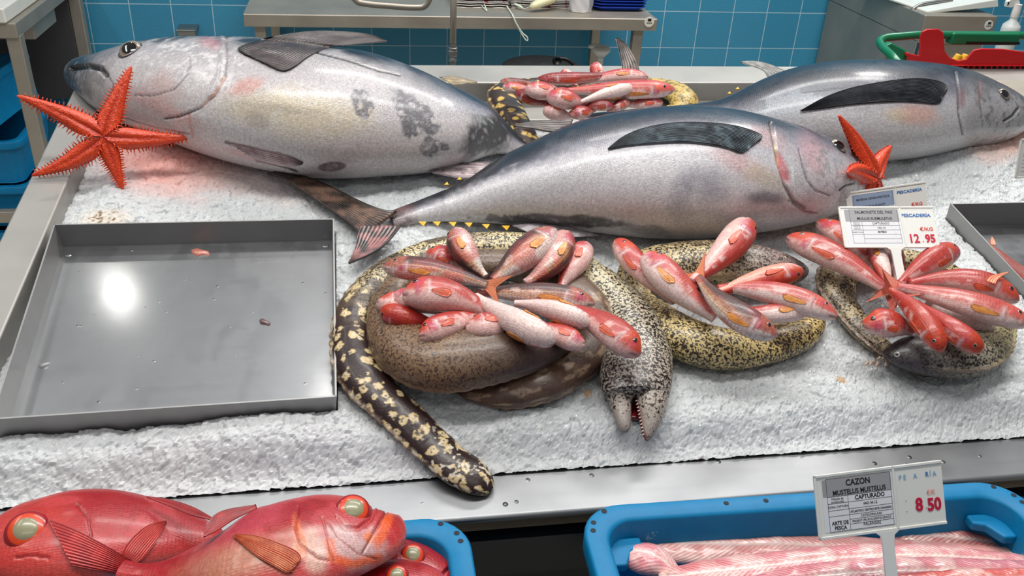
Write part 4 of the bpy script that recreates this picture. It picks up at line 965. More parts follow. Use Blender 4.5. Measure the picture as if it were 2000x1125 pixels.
big = [
 ('red mullet peeking out behind, at top left of the heap, snout left', (842, 493), (915, 520), 40, .028, .02, 'U', 10, 'red', None, 0),
 ('yellow-lined mullet with brown back standing head up at top left of the heap', (893, 449), (948, 541), 47, .055, .045, 'L', 18, 'brown', (910, 498), 0),
 ('long brownish mullet at upper left with orange tail, snout pointing left', (751, 521), (952, 556), 42, .05, .062, 'U', 8, 'brown', (850, 530), 1.1),
 ('wide mullet with white belly pointing up right, left one of the touching pair', (1082, 451), (962, 549), 56, .05, .045, 'L', -8, 'brown', (1018, 503), 0),
 ('yellow-striped mullet pointing up right, right one of the touching pair', (1104, 453), (1026, 553), 50, .045, .04, 'R', 8, 'brown', (1078, 512), 0),
 ('red mullet pointing up at the top right edge of the heap', (1145, 478), (1094, 562), 46, .03, .03, 'L', -5, 'red', (1118, 520), 0),
 ('grey-backed mullet lying level under the fan, snout pointing right', (1159, 592), (930, 571), 44, .045, .045, 'U', 5, 'brown', (1050, 575), 0),
 ('white-bellied mullet on its back at the right of the heap', (1152, 634), (1005, 592), 38, .06, .055, 'U', -72, 'pale', (1083, 606), 0),
 ('large red mullet hanging down at the far right of the heap over the spotted moray', (1246, 692), (1108, 600), 55, .052, .05, 'U', 5, 'red', (1184, 639), 0),
 ('pink mullet lying belly up in the centre front of the heap', (1083, 667), (930, 580), 50, .072, .06, 'U', -80, 'pale', (1005, 628), 0),
 ('small red mullet poking out below the belly-up one, snout right', (1136, 673), (1050, 632), 40, .048, .05, 'U', -20, 'red', None, 0),
 ('stout arched red mullet at left centre of the heap, snout left', (793, 577), (968, 618), 60, .062, .052, 'U', -12, 'red', (876, 578), 0),
 ('red mullet mostly hidden under the stout arched one', (776, 577), (880, 614), 42, .045, .04, 'U', -10, 'pale', (826, 590), 0),
 ('pinkish red mullet at the left end of the heap, snout left', (742, 592), (850, 592), 42, .034, .03, 'U', -20, 'red', None, 0),
 ('dark orange mullet seen from above at the lower left of the heap', (749, 606), (855, 634), 42, .038, .034, 'U', 72, 'orange', (800, 624), 0),
 ('white-throated red mullet at the front left of the heap, snout down left', (823, 657), (940, 614), 46, .055, .05, 'U', -10, 'red', (878, 632), 0),
 ('blunt-headed small red mullet at the front centre of the heap', (919, 639), (1010, 634), 48, .056, .045, 'U', -35, 'red', None, 0),
]
for a in big: mullet(*a, group=G1, blunt=1 if 'blunt' in a[0] else 0)
G2 = 'red mullets fanned on the middle moray'
mid_ = [
 ('red mullet at the far left of the middle fan, snout up left', (1208, 469), (1318, 590), 42, .035, .03, 'R', 15, 'red', (1250, 525), 0),
 ('white-bellied red mullet second from left in the middle fan', (1265, 497), (1396, 622), 56, .05, .035, 'R', -5, 'pale', (1322, 560), 0),
 ('red mullet pointing up right over the middle tuna, tail at the fan centre', (1460, 431), (1352, 550), 55, .055, .06, 'R', 20, 'red', (1420, 488), 1.0),
 ('orange-headed mullet pointing right with its mouth at the moray snout', (1565, 527), (1398, 572), 40, .05, .05, 'D', 35, 'orange', (1483, 547), 0),
 ('long pink mullet pointing right towards the right-hand moray', (1633, 618), (1402, 563), 44, .052, .05, 'U', 0, 'pale', (1517, 574), 0),
 ('short pinkish mullet tucked under the long pink one', (1580, 600), (1440, 604), 36, .042, .038, 'U', -20, 'pale', (1510, 612), 0),
 ('yellow-sided dark red mullet pointing down right at the front of the middle fan', (1513, 653), (1366, 542), 50, .060, .065, 'R', 15, 'brown', (1427, 606), 1.0),
]
for a in mid_: mullet(*a, group=G2)
G3 = 'red mullets fanned on the right moray'
rgt_ = [
 ('large red mullet at the left of the right fan, snout up left on the ice', (1540, 465), (1740, 575), 48, .03, .045, 'U', 5, 'red', (1642, 508), 1.0),
 ('orange-red mullet behind the large one, snout partly behind the price card', (1598, 434), (1742, 562), 42, .02, .035, 'U', 10, 'red', (1680, 488), 0),
 ('slim mullet hanging below the price card, left of its stem', (1702, 462), (1738, 566), 32, .045, .045, 'L', 10, 'pale', (1722, 520), 0),
 ('slim mullet seen just right of the card stem', (1740, 470), (1752, 560), 30, .035, .04, 'R', 10, 'red', (1752, 515), 0),
 ('plump red mullet pointing up right beside the card stem', (1864, 489), (1756, 556), 46, .045, .05, 'U', 40, 'red', (1812, 514), 1.0),
 ('dark red arched mullet with an upright dorsal spine, snout right', (1986, 586), (1778, 554), 46, .048, .055, 'U', 12, 'red', (1890, 549), 0),
 ('long pink mullet reaching the right edge, below the arched one', (2012, 632), (1752, 560), 46, .055, .058, 'U', 5, 'pale', (1880, 590), 1.2),
 ('orange mullet seen from above pointing down in the right fan', (1840, 686), (1737, 566), 44, .055, .06, 'R', 60, 'orange', (1796, 618), 1.0),
 ('reddish mullet seen from above to the right of the orange one', (1916, 683), (1790, 592), 42, .048, .05, 'R', 55, 'orange', (1858, 642), 0),
 ('short fat red mullet at the lower left of the right fan', (1697, 634), (1785, 650), 50, .03, .03, 'U', 15, 'red', (1740, 632), 0),
 ('pale pink mullet underneath the long one in the right fan', (1935, 636), (1810, 590), 40, .02, .02, 'U', -80, 'pale', (1880, 620), 0),
]
for a in rgt_: mullet(*a, group=G3, blunt=1 if 'fat' in a[0] else 0)
fin('dorsal_spine', [(1924, 548), (1930, 540), (1948, 535), (1972, 530)], [(1944, 554), (1948, 546), (1958, 538), (1972, 531)], [o for o in COL.objects if o.get('label', '').startswith('dark red arched')][0], M['fin'], finc((200, 90, 60), (240, 180, 140), None, 4), None, .002, .09, rays=4, n=14, m=12)
G4 = 'mullets heaped behind the middle tuna'
back = [
 ('small head pointing up at the back top of the rear heap', (1163, 125), (1172, 168), 24, .06, .04, 'L', 30, 'red', None, 0),
 ('small red head behind the rear heap, left of the upright one', (1102, 139), (1125, 168), 20, .055, .05, 'L', 20, 'red', None, 0),
 ('long dark red mullet across the top of the rear heap, head left', (1052, 153), (1204, 144), 22, .065, .07, 'U', 20, 'dark', (1128, 152), 0),
 ('white-bellied mullet at the back right of the rear heap', (1264, 151), (1132, 166), 23, .07, .06, 'U', -15, 'pale', (1200, 148), 0),
 ('brownish mullet at the far left back of the rear heap', (979, 158), (1050, 164), 14, .05, .05, 'U', 20, 'brown', None, 0),
 ('pale red mullet at the left of the rear heap, under the brownish one', (985, 169), (1046, 178), 20, .05, .048, 'U', -5, 'pale', None, 0),
 ('dark red mullet at the lower left of the rear heap', (1010, 181), (1075, 206), 25, .045, .04, 'U', 40, 'dark', None, 0),
 ('wide mullet head with white throat in the left middle of the rear heap', (1034, 174), (1100, 180), 32, .065, .06, 'U', -30, 'red', (1066, 178), 0),
 ('large pale red mullet stretching to the right end of the rear heap', (1314, 174), (1108, 177), 34, .06, .062, 'U', 25, 'pale', (1215, 175), 0),
 ('round-headed mullet at the centre front of the rear heap', (1080, 188), (1140, 202), 38, .068, .06, 'U', -15, 'red', (1108, 194), 0),
 ('white-bellied mullet lying across the centre of the rear heap', (1235, 171), (1132, 200), 24, .075, .07, 'U', -70, 'pale', (1186, 183), 0),
 ('red mullet with white chin, lowest of the rear heap at the front', (1065, 216), (1116, 228), 26, .05, .04, 'U', -40, 'red', None, 0),
 ('dark mullet head beside the tuna back at the front of the rear heap', (1116, 223), (1162, 214), 24, .055, .05, 'U', 10, 'dark', None, 0),
 ('brown mullet lying behind the dark head in the rear heap', (1194, 205), (1138, 206), 20, .06, .058, 'U', 20, 'dark', None, 0),
 ('small pale mullet between the brown one and the far right one', (1224, 199), (1186, 216), 20, .055, .05, 'U', 10, 'dark', None, 0),
 ('red mullet at the lower right end of the rear heap', (1292, 200), (1216, 205), 20, .045, .045, 'U', 0, 'red', None, 0),
]
for a in back: mullet(*a, group=G4, blunt=1)

# ------------------------------------------------------------------ crates in front
ZC = .885
FR = Frame([0, 0, ZC], [1, 0, 0], [0, 1, 0])
t = NT('blue_crate_plastic'); ob = t.obj()
nz = t.noise(ob, 45, 5, .7); sc2 = t.noise(t.mapping(ob, (1, 1, 1)), 22, 6, .75)
c = t.mix(nz, L4((0, 104, 154)), L4((4, 126, 176))); c = t.mix(t.ramp(sc2, [(.66, 0.0), (.70, .55)]), c, L4((170, 205, 222)))
t.P(Base_Color=c, Roughness=.48, Specular_IOR_Level=.3, Normal=t.bump(nz, .15, .001)); M['crate'] = t.m
M['crate_hole'] = plain('crate_hole_shadow', (6, 22, 36), .7)
def crate(label, x0, x1, y0, y1, z, depth, rot=0.0, group='blue fish crates in front of the counter'):
    ctr = np.array([(x0+x1)/2, (y0+y1)/2, z]); e = empty('fish_crate', ctr-[0, 0, depth], label, 'crate', group)
    def loop(ins, zz, r):
        hx, hy = (x1-x0)/2-ins, (y1-y0)/2-ins; r = max(r-ins*.6, .012); P_ = []
        for cx, cy, a0 in ((hx-r, hy-r, 0), (-(hx-r), hy-r, 90), (-(hx-r), -(hy-r), 180), (hx-r, -(hy-r), 270)):
            for k in range(9):
                a = radians(a0+k*90/8); P_.append((cx+r*cos(a), cy+r*sin(a), zz))
        return P_
    ca, sa = cos(rot), sin(rot)
    def tr_(p): return ctr+np.array([p[0]*ca-p[1]*sa, p[0]*sa+p[1]*ca, p[2]])
    L = [loop(.026, -depth, .05), loop(.010, -.030, .05), loop(.004, -.028, .05), loop(.0, -.024, .05), loop(.0, -.003, .05), loop(.002, 0, .05), loop(.022, 0, .05), loop(.026, -.003, .05), loop(.032, -.05, .05), loop(.040, -depth+.006, .05)]
    V = [tr_(p) for l in L for p in l]; n_ = len(L[0]); F = grid_faces(len(L), n_, True, True)
    F += [tuple(range(n_)), tuple(reversed([len(V)-n_+k for k in range(n_)]))]
    o = mesh('shell', V, F, M['crate'], e, True); m_ = o.modifiers.new('b', 'BEVEL'); m_.width = .0015; m_.segments = 2; m_.limit_method = 'ANGLE'; m_.angle_limit = .7
    hx, hy = (x1-x0)/2, (y1-y0)/2
    for sx in (1, -1):        # stacking lugs inside the corners
        for sy in (1, -1):
            mb = MB(); P_ = []
            for (a, b_) in ((.028, .03), (.070, .03), (.070, .045), (.055, .050), (.045, .070), (.028, .070)):
                P_.append(tr_((sx*(hx-a), sy*(hy-b_), -.024)))
            if sx*sy < 0: P_ = P_[::-1]
            mb.prism(P_, (0, 0, -.012)); mb.build('stacking_lug', M['crate'], e, .003)
    hl = []
    for k in range(5): hl += [(-hx+.03+(2*hx-.06)*(k+.5*(k % 2))/5, hy-.011), (-hx+.03+(2*hx-.06)*(k+.3)/5, -hy+.011)]
    for k in range(4): hl += [(-hx+.011, -hy+.06+(2*hy-.1)*k/3), (hx-.011, -hy+.06+(2*hy-.1)*k/3)]
    hl += [(hx-.03, hy-.012), (hx-.014, hy-.028), (-hx+.03, hy-.012), (-hx+.014, hy-.028)]
    for q in hl:
        mb = MB(); p = tr_((q[0], q[1], .0004)); mb.lathe(p, (0, 0, 1), [(.0030, -.002), (.0032, .0), (.0001, .0001)], 12); mb.build('rim_hole', M['crate_hole'], e, smooth_=False)
    return e
pr = FR.P(917, 1040); pl_ = FR.P(1129, 1040); pb = FR.P(845, 1009); pb2 = FR.P(1240, 981); pr2 = FR.P(1985, 972)
crate('left blue crate holding the big red alfonsinos', pr[0]-.56, pr[0], pb[1]-.38, pb[1], ZC, .15, 0)
crate('right blue crate holding pink skinned dogfish', pl_[0]+.003, pr2[0]+.01, pb2[1]-.40, pb2[1]-.004, ZC, .15, radians(-1.2))

# ------------------------------------------------------------------ alfonsinos
M['alf'] = skin('alfonsino_skin', rough=.40, coat=.28, coat_rough=.18, fine=.16, fsc=260, bump=.5, bsc=320, scales=270, scale_str=.32, speck=.12)
M['alf_pupil'] = plain('clouded_pupil', (142, 140, 110), .3, coat=.3, noise=.12, nsc=120)
M['alf_iris'] = plain('orange_iris', (206, 60, 14), .35, coat=.35, noise=.25, nsc=160)
M['alf_ring'] = plain('eye_socket', (150, 18, 28), .3, coat=.6, noise=.2, nsc=200)
def alfonsino(label, st, wb, eye, er, paint=None, ratio=.50, rot=6, vis_eye=True):
    b = Body(FR, st, ratio, wb, 300, 160, k=.9, rot=rot, rel=True)
    e = empty('alfonsino', b.C[150]-FR.n*b.b[150]*.8, label, 'fish', 'alfonsinos in the left crate')
    nz = fbm(b.V, 60, 4, 3); nf = fbm(b.V, 200, 3, 7); ng = fbm(b.V, 22, 3, 11)
    A = b.A+(nz-.5)*.25
    c = ckeys(A, [(-1, (206, 130, 116)), (-.6, (204, 104, 92)), (-.1, (194, 54, 54)), (.4, (176, 22, 30)), (1, (152, 10, 20))])
    c = cmix(c, (206, 80, 84), smooth(.55, .65, ng)*.4)
    d = np.zeros(len(c))
    if paint: c, d = paint(b, c, nz, nf, d)
    b.disp(d); b.mesh('body', M['alf'], e, c)
    if eye:
        h = list(hit(b, *eye)); vc = CAM-h[0]; vc /= np.linalg.norm(vc); h[1] = h[1]*.5+vc*.5; h[1] /= np.linalg.norm(h[1])
        dep = abs(((h[0]-CAM)@RC)[2]); r = er*dep/FPX
        ro = dome('eye', h[0]-h[1]*r*.05, h[1], FR.ex, r, r*.46, [M['alf_iris'], M['alf_ring']], [(.76, 0), (1, 1)], e, sink=.2, n=64)
        dome('pupil', h[0]+h[1]*r*.17, h[1], FR.ex, r*.64, r*.30, [M['alf_pupil']], [(1, 0)], ro, sink=.3, n=48)
    return e, b
def pA1(b, c, nz, nf, d):
    px = b.px
    c = cmix(c, (214, 176, 160), mblob(px, 610, 1075, 30, 55, -20, .4, nz, .6)*.85)
    c = cmix(c, (206, 186, 184), mblob(px, 690, 1068, 62, 38, 20, .5, nz, .6)*.7)
    c = cmix(c, (226, 110, 50), mblob(px, 585, 1050, 10, 45, -12, .4, nz, .4)*.8)
    c = cmix(c, (226, 92, 34), mline(px, [(740, 1090), (690, 1102), (650, 1090), (644, 1060)], 9, .7)*.85)
    c = cmix(c, (230, 92, 30), mblob(px, 752, 1028, 10, 40, 22, .5, nz, .4)*.9)
    c = cmix(c, (232, 110, 40), mblob(px, 722, 1050, 12, 10, 20, .4, nz, .2)*.8)
    c = cmix(c, (196, 150, 120), mblob(px, 470, 1095, 110, 36, -14, .6, nz, .5)*.6)
    c = cmix(c, (198, 76, 92), mblob(px, 480, 1015, 120, 30, -25, .6, nz, .5)*.5)
    for pl, wd, dp, cc in (([(582, 990), (577, 1030), (585, 1062), (620, 1090), (642, 1095)], 2.0, .003, (150, 40, 36)), ([(630, 1012), (640, 1050), (646, 1080), (655, 1098)], 1.6, .002, (160, 70, 50)), ([(642, 1020), (660, 1050), (700, 1082), (735, 1092)], 1.4, .0016, (150, 70, 60)),
                           ([(760, 988), (742, 1020), (722, 1055), (708, 1080)], 1.8, .003, (120, 14, 18)), ([(745, 985), (726, 1015), (714, 1030)], 1.4, .0015, (150, 40, 20))):
        m_ = mline(px, pl, wd); c = cmix(c, cc, m_*.85); d = d-m_*dp*.6
    d = d - mline(px, [(658, 1010), (672, 1030), (700, 1032), (726, 1012), (730, 985)], 3, .7)*.0025
    return c, d
aS1 = [(777, 1000, 774, 1016), (770, 988, 768, 1040), (755, 980, 752, 1068), (730, 972, 738, 1092), (705, 966, 715, 1108), (634, 958, 650, 1140), (587, 963, 600, 1165), (541, 978, 550, 1182), (480, 996, 500, 1188), (430, 1026, 450, 1178), (385, 1056, 405, 1160), (329, 1087, 345, 1146), (282, 1100, 290, 1137), (235, 1092, 238, 1132)]
a1, A1 = alfonsino('main red alfonsino with a big pale-pupiled eye, snout right, in the left crate', aS1, [(0, .02), (.5, .03), (1, .02)], (690, 996), 36, pA1)
def pA2(b, c, nz, nf, d):
    px = b.px
    c = cmix(c, (206, 60, 48), smooth(190, 90, px[:, 0])*.5)
    for pl, wd, dp in (([(150, 985), (172, 1010), (178, 1045), (165, 1080)], 2, .002), ([(30, 1090), (60, 1085), (95, 1090)], 2, .002)):
        m_ = mline(px, pl, wd); c = cmix(c, (130, 14, 20), m_*.7); d = d-m_*dp
    return c, d
aS2 = [(-52, 1045, -54, 1060), (-42, 1022, -45, 1085), (-15, 998, -12, 1112), (24, 978, 24, 1128), (70, 964, 75, 1140), (141, 953, 145, 1142), (211, 953, 215, 1132), (282, 968, 285, 1118), (352, 989, 350, 1100), (400, 1008, 395, 1084), (432, 1022, 426, 1062)]
a2, A2 = alfonsino('red alfonsino at the left with a big clouded eye, tail hidden behind the main one', aS2, [(0, .0), (1, -.02)], (52, 1036), 42, pA2, rot=4)
aS4 = [(906, 1112, 900, 1132), (895, 1100, 890, 1150), (872, 1084, 868, 1168), (846, 1071, 846, 1180), (799, 1053, 799, 1190), (752, 1046, 752, 1195), (690, 1050, 690, 1195), (620, 1070, 620, 1185), (560, 1090, 560, 1165)]
def pA4(b, c, nz, nf, d):
    m_ = mline(b.px, [(898, 1095), (872, 1112), (862, 1125)], 2.5); c = cmix(c, (100, 8, 14), m_*.9); return c, d-m_*.003
alfonsino('red alfonsino behind the main one, snout right against the crate rim', aS4, -.035, (806, 1084), 26, pA4)
aS5 = [(884, 1150, 880, 1172), (872, 1128, 868, 1190), (846, 1107, 850, 1200), (799, 1092, 800, 1210), (752, 1091, 752, 1215), (700, 1104, 700, 1215), (640, 1125, 640, 1210)]
alfonsino('red alfonsino lowest at the right front of the left crate, eye cut by the frame', aS5, -.01, (775, 1124), 24, None)
aS3 = [(-60, 1120, -60, 1150), (-30, 1112, -30, 1180), (20, 1106, 20, 1200), (80, 1105, 80, 1210), (140, 1110, 140, 1205), (200, 1128, 200, 1180)]
alfonsino('red alfonsino back just showing at the bottom left corner', aS3, .0, None, 0, None)
fin('caudal_fin', [(262, 1098), (215, 1070), (150, 1035), (92, 1012)], [(262, 1128), (225, 1120), (180, 1112), (140, 1104)], a1, M['fin'], finc((150, 16, 22), (206, 60, 56), None, 12, .5), A2, .004, .06, fr=FR, rays=12, n=40, m=50)
fin('pectoral_fin', [(574, 1102), (588, 1092), (582, 1078), (550, 1062), (500, 1046), (455, 1043)], [(573, 1104), (570, 1116), (558, 1118), (540, 1108), (500, 1085), (456, 1050)], a1, M['fin'], finc((170, 60, 30), (214, 130, 90), None, 10, .5), A1, .003, .08, fr=FR, rays=12, n=40, m=50)
fin('pectoral_fin', [(252, 1092), (240, 1084), (244, 1070), (260, 1048), (290, 1025), (325, 1017)], [(253, 1094), (262, 1099), (274, 1096), (290, 1078), (310, 1050), (326, 1020)], a2, M['fin'], finc((160, 22, 26), (206, 74, 64), None, 9, .5), A2, .003, .07, fr=FR, rays=10, n=40, m=40)
fin('dorsal_fin', [(397, 1047), (405, 1020), (432, 998), (500, 985)], [(398, 1048), (425, 1035), (455, 1015), (502, 992)], a1, M['fin'], finc((120, 8, 18), (176, 30, 36), None, 8, .5), None, .003, .075, fr=FR, rays=8, n=30, m=24)
fin('dorsal_fin', [(286, 969), (335, 976), (380, 991), (420, 1014)], [(286, 970), (335, 990), (375, 1006), (419, 1016)], a2, M['fin'], finc((120, 8, 18), (176, 30, 36), None, 8, .5), None, .003, .045, fr=FR, rays=8, n=30, m=24)

# ------------------------------------------------------------------ skinned dogfish
t = NT('dogfish_flesh'); uv = t.attr('SUV', 'Vector'); sx = t.n('SeparateXYZ', i={0: uv}); ob = t.obj(); c = t.attr('Col')
lat = t.math('ABSOLUTE', sx.outputs[1]); fq = t.math('MULTIPLY_ADD', lat, 1.3, sx.outputs[0])
wv = t.math('SINE', t.math('MULTIPLY_ADD', t.noise(ob, 25, 2), 3.0, t.math('MULTIPLY', fq, 900.0)))
ln = t.ramp(t.math('MULTIPLY_ADD', wv, .5, .5), [(.15, 1.0), (.55, 0.0)])
am = t.attr('chev', 'Fac')
c = t.mix(t.math('MULTIPLY', ln, am), c, t.mix(1.0, c, (.66, .40, .42, 1), 'MULTIPLY'))
c = t.mix(1.0, c, t.ramp(t.noise(ob, 120, 4, .6), [(.3, .88), (.7, 1.06)]), 'MULTIPLY')
t.P(Base_Color=c, Roughness=.30, Coat_Weight=.5, Coat_Roughness=.15, Normal=t.bump(t.math('MULTIPLY', wv, am), .25, .0012), Subsurface_Weight=.3, Subsurface_Radius=(.01, .004, .003), Subsurface_Scale=.5)
M['flesh'] = t.m
def dogfish(label, st, wb, chev=.6, base=(214, 142, 142), ratio=.42, seed=0, ends=None):
    b = Body(FR, st, ratio, wb, 220, 70, k=.9, rot=90)
    nz = fbm(b.V+seed, 50, 4, 3); ng = fbm(b.V+seed, 18, 3, 9)
    c = np.tile(lin(base), (len(nz), 1)); c = cmix(c, (236, 214, 206), smooth(.48, .62, nz)*.6); c = cmix(c, (206, 110, 112), smooth(.52, .66, ng)*.5)
    gy = np.exp(-((b.Lt-.10)/.12)**2)*(b.A > 0); c = cmix(c, (236, 222, 214), gy*.75); d = -gy*.0015 + (nz-.5)*.004
    c = cmix(c, (240, 218, 204), (1-smooth(.0, .06, b.sv))*.7)
    if ends: c = cmix(c, ends, smooth(.86, .97, b.sv)*.6)
    b.disp(d); o = b.mesh('skinned_dogfish', M['flesh'], None, c, {'chev': np.full(len(nz), chev)*(1-gy*.8)})
    return tag(o, label, 'fish', 'skinned dogfish in the right crate')
dogfish('dogfish with bold dark chevron muscle at the back right of the right crate', [(1480, 1036, 1482, 1046), (1540, 1026, 1545, 1060), (1650, 1020, 1655, 1072), (1760, 1019, 1760, 1080), (1850, 1023, 1850, 1090), (1930, 1035, 1925, 1094), (1966, 1048, 1960, 1092), (1977, 1062, 1974, 1080)], -.07, .95, (196, 142, 136), seed=3, ends=(226, 214, 206))
dogfish('long pink dogfish lying from the left end of the right crate, rearmost on the left', [(1194, 1042, 1196, 1052), (1203, 1035, 1212, 1076), (1244, 1030, 1262, 1092), (1330, 1033, 1345, 1102), (1415, 1038, 1425, 1102), (1520, 1036, 1530, 1102), (1640, 1045, 1640, 1106), (1760, 1052, 1760, 1112), (1900, 1062, 1900, 1118), (2030, 1075, 2030, 1125)], [(0, -.055), (1, -.062)], .55, (224, 168, 162), seed=1)
dogfish('short curled end of dogfish with a red cut at the left of the right crate', [(1220, 1078, 1222, 1094), (1232, 1060, 1236, 1112), (1252, 1056, 1258, 1122), (1280, 1064, 1284, 1130), (1308, 1088, 1306, 1138), (1322, 1108, 1316, 1140)], -.045, .4, (222, 150, 158), .6, 5)
dogfish('pink dogfish in the middle of the right crate passing behind the card stem', [(1285, 1119, 1288, 1132), (1310, 1106, 1320, 1152), (1400, 1091, 1410, 1152), (1500, 1077, 1510, 1142), (1600, 1066, 1610, 1128), (1740, 1061, 1745, 1118), (1860, 1067, 1862, 1116), (1960, 1078, 1962, 1120), (2030, 1090, 2030, 1126)], [(0, -.035), (1, -.045)], .6, (224, 152, 156), seed=7)
dogfish('rosy dogfish along the front of the right crate, cut by the frame', [(1400, 1146, 1404, 1172), (1550, 1104, 1560, 1168), (1700, 1090, 1710, 1155), (1850, 1088, 1860, 1152), (2030, 1095, 2030, 1152)], [(0, -.02), (1, -.03)], .6, (212, 138, 148), seed=9)
dogfish('reddest strip of dogfish at the bottom right corner of the crate', [(1720, 1124, 1722, 1156), (1850, 1112, 1850, 1156), (2030, 1108, 2030, 1154)], -.008, .4, (214, 104, 98), seed=12)

# red fish in the right tray
b = Body(CT, [(1926, 468, 1930, 480), (1938, 474, 1944, 500), (1960, 490, 1972, 530), (1995, 510, 2010, 575), (2050, 535, 2070, 620), (2120, 570, 2140, 650)], .6, -.036, 120, 70, k=.9, rot=10)
nz = fbm(b.V, 60, 4, 3); c = ckeys(b.A+(nz-.5)*.5, [(-1, (196, 140, 128)), (0, (160, 90, 80)), (1, (140, 62, 54))])
rf = empty('red_fish', b.C[60]-CT.n*.01, 'dull red fish lying in the tray at the right edge', 'fish'); b.mesh('body', MS, rf, c)
fin('tail_fin', [(1935, 478), (1934, 470), (1936, 462)], [(1945, 478), (1943, 470), (1938, 462)], rf, M['fin'], finc((190, 110, 80), (220, 160, 130), None, 3), None, .002, -.01, rays=4, n=12, m=12)

# ------------------------------------------------------------------ price cards
INK = plain('black_ink', (22, 22, 24), .6); BLUE = plain('blue_ink', (20, 100, 176), .5); RED = plain('red_ink', (214, 56, 44), .5); CRIM = plain('crimson_ink', (196, 24, 62), .4)
FB = plain('faded_blue_ink', (120, 172, 206), .6); FRD = plain('faded_red_ink', (232, 150, 140), .6); GREYT = plain('grey_ink', (96, 98, 104), .6)
PAPER = plain('label_paper', (226, 227, 232), .35, coat=.3); HEAD = plain('label_header_grey', (158, 158, 162), .35, coat=.3); HEADB = plain('label_header_blue', (140, 158, 186), .35, coat=.3)
CARD = plain('card_white', (226, 227, 222), .35, coat=.2)
class Card:
    def __init__(s, label, M3, T, W, H, group=None):
        s.R = np.array(M3); s.T = np.array(T); s.W, s.H = W, H
        # orthonormalise
        x = s.R[:, 0]/np.linalg.norm(s.R[:, 0]); z = s.R[:, 2]-x*(s.R[:, 2]@x); z /= np.linalg.norm(z); y = np.cross(z, x); s.x, s.y, s.z = x, y, z
        s.e = bpy.data.objects.new('price_card', None); COL.objects.link(s.e); tag(s.e, label, 'price tag', group)
        s.e.location = [float(v) for v in s.T]; s.mat = Matrix(((x[0], y[0], z[0]), (x[1], y[1], z[1]), (x[2], y[2], z[2])))
        s.fr = Frame(s.T, x, y)
    def rrect(s, x0, y0, x1, y1, r, z0, z1, mat, name, parent=None, bev=0):
        P_ = []
        for cx, cy, a0 in ((x1-r, y1-r, 0), (x0+r, y1-r, 90), (x0+r, y0+r, 180), (x1-r, y0+r, 270)):
            for k in range(6): a = radians(a0+k*18); P_.append(s.fr.W(cx+r*cos(a), cy+r*sin(a), z0))
        mb = MB(); mb.prism(P_, s.z*(z1-z0)); return mb.build(name, mat, parent or s.e, bev)
    def text(s, body, x, y, size, mat, name='lettering', align='CENTER', bold=0.0, parent=None, sx=.84, z=None, sk=0.0):
        cu = bpy.data.curves.new(name, 'FONT'); cu.body = body; cu.size = size; cu.align_x = align; cu.align_y = 'CENTER'; cu.offset = bold; cu.extrude = .00005; cu.resolution_u = 3
        cu.materials.append(mat); o = bpy.data.objects.new(name, cu); COL.objects.link(o); o.parent = parent or s.e
        zz = s.zt if z is None else z; q = s.fr.W(x, y, zz)-np.array(parent_loc(o.parent)); m = Matrix((( *s.x, ), ( *s.y, ), ( *s.z, ))).transposed()
        m = m @ Matrix(((sx, 0, 0), (0, 1, 0), (0, 0, 1))); m4 = m.to_4x4(); m4.translation = [float(v) for v in q]; o.matrix_local = m4; return o
    def base(s, stem_l, win=(.055, .60), wy=(.07, .90), stem_x=0.0, header=HEAD, hh=.34):
        W, H = s.W, s.H; x0 = -W/2+win[0]*W; x1 = -W/2+win[1]*W; y1 = H/2-(1-wy[1])*H; y0 = -H/2+wy[0]*H; s.win = (x0, y0, x1, y1)
        s.rrect(-W/2, -H/2, W/2, H/2, .003, -.0015, .0, CARD, 'card_frame', bev=.0004)
        # raised border
        mb = MB()
        for (a, b_, c, d) in ((-W/2, -H/2, W/2, -H/2+.0028), (-W/2, H/2-.0028, W/2, H/2), (-W/2, -H/2, -W/2+.0028, H/2), (x1+.001, -H/2, x1+.0035, H/2)): mb.box((a, b_, -.0005), (c, d, .0012), s.fr)
        mb.build('raised_border', CARD, s.e, .0004)
        if stem_l:
            mb = MB(); sw = .0065
            P_ = [(stem_x-sw*2.2, -H/2+.001), (stem_x-sw*1.2, -H/2-.004), (stem_x-sw, -H/2-.012), (stem_x-sw, -H/2-stem_l), (stem_x+sw, -H/2-stem_l), (stem_x+sw, -H/2-.012), (stem_x+sw*1.2, -H/2-.004), (stem_x+sw*2.2, -H/2+.001)]
            mb.prism([s.fr.W(a, b_, -.0015) for a, b_ in P_], s.z*.0028); mb.build('stem', CARD, s.e, .0005)
        s.sheet = s.rrect(x0, y0, x1, y1, .0005, .0, .0003, PAPER, 'label_sheet')
        mb = MB(); mb.box((x0+.0008, y1-(y1-y0)*hh, .0003), (x1-.0008, y1-.0004, .00036), s.fr); mb.build('label_header', header, s.sheet); s.zt = .0005
        return x0, y0, x1, y1
    def lines(s, L, th=.00035):
        mb = MB()
        for (xa, ya, xb, yb) in L: mb.box((min(xa, xb)-th/2, min(ya, yb)-th/2, .0003), (max(xa, xb)+th/2, max(ya, yb)+th/2, .00045), s.fr)
        mb.build('table_rules', INK, s.sheet)
SM = [[.9883, .0863, -.1254], [-.1454, .78, -.6087], [.0452, .6198, .7834]]
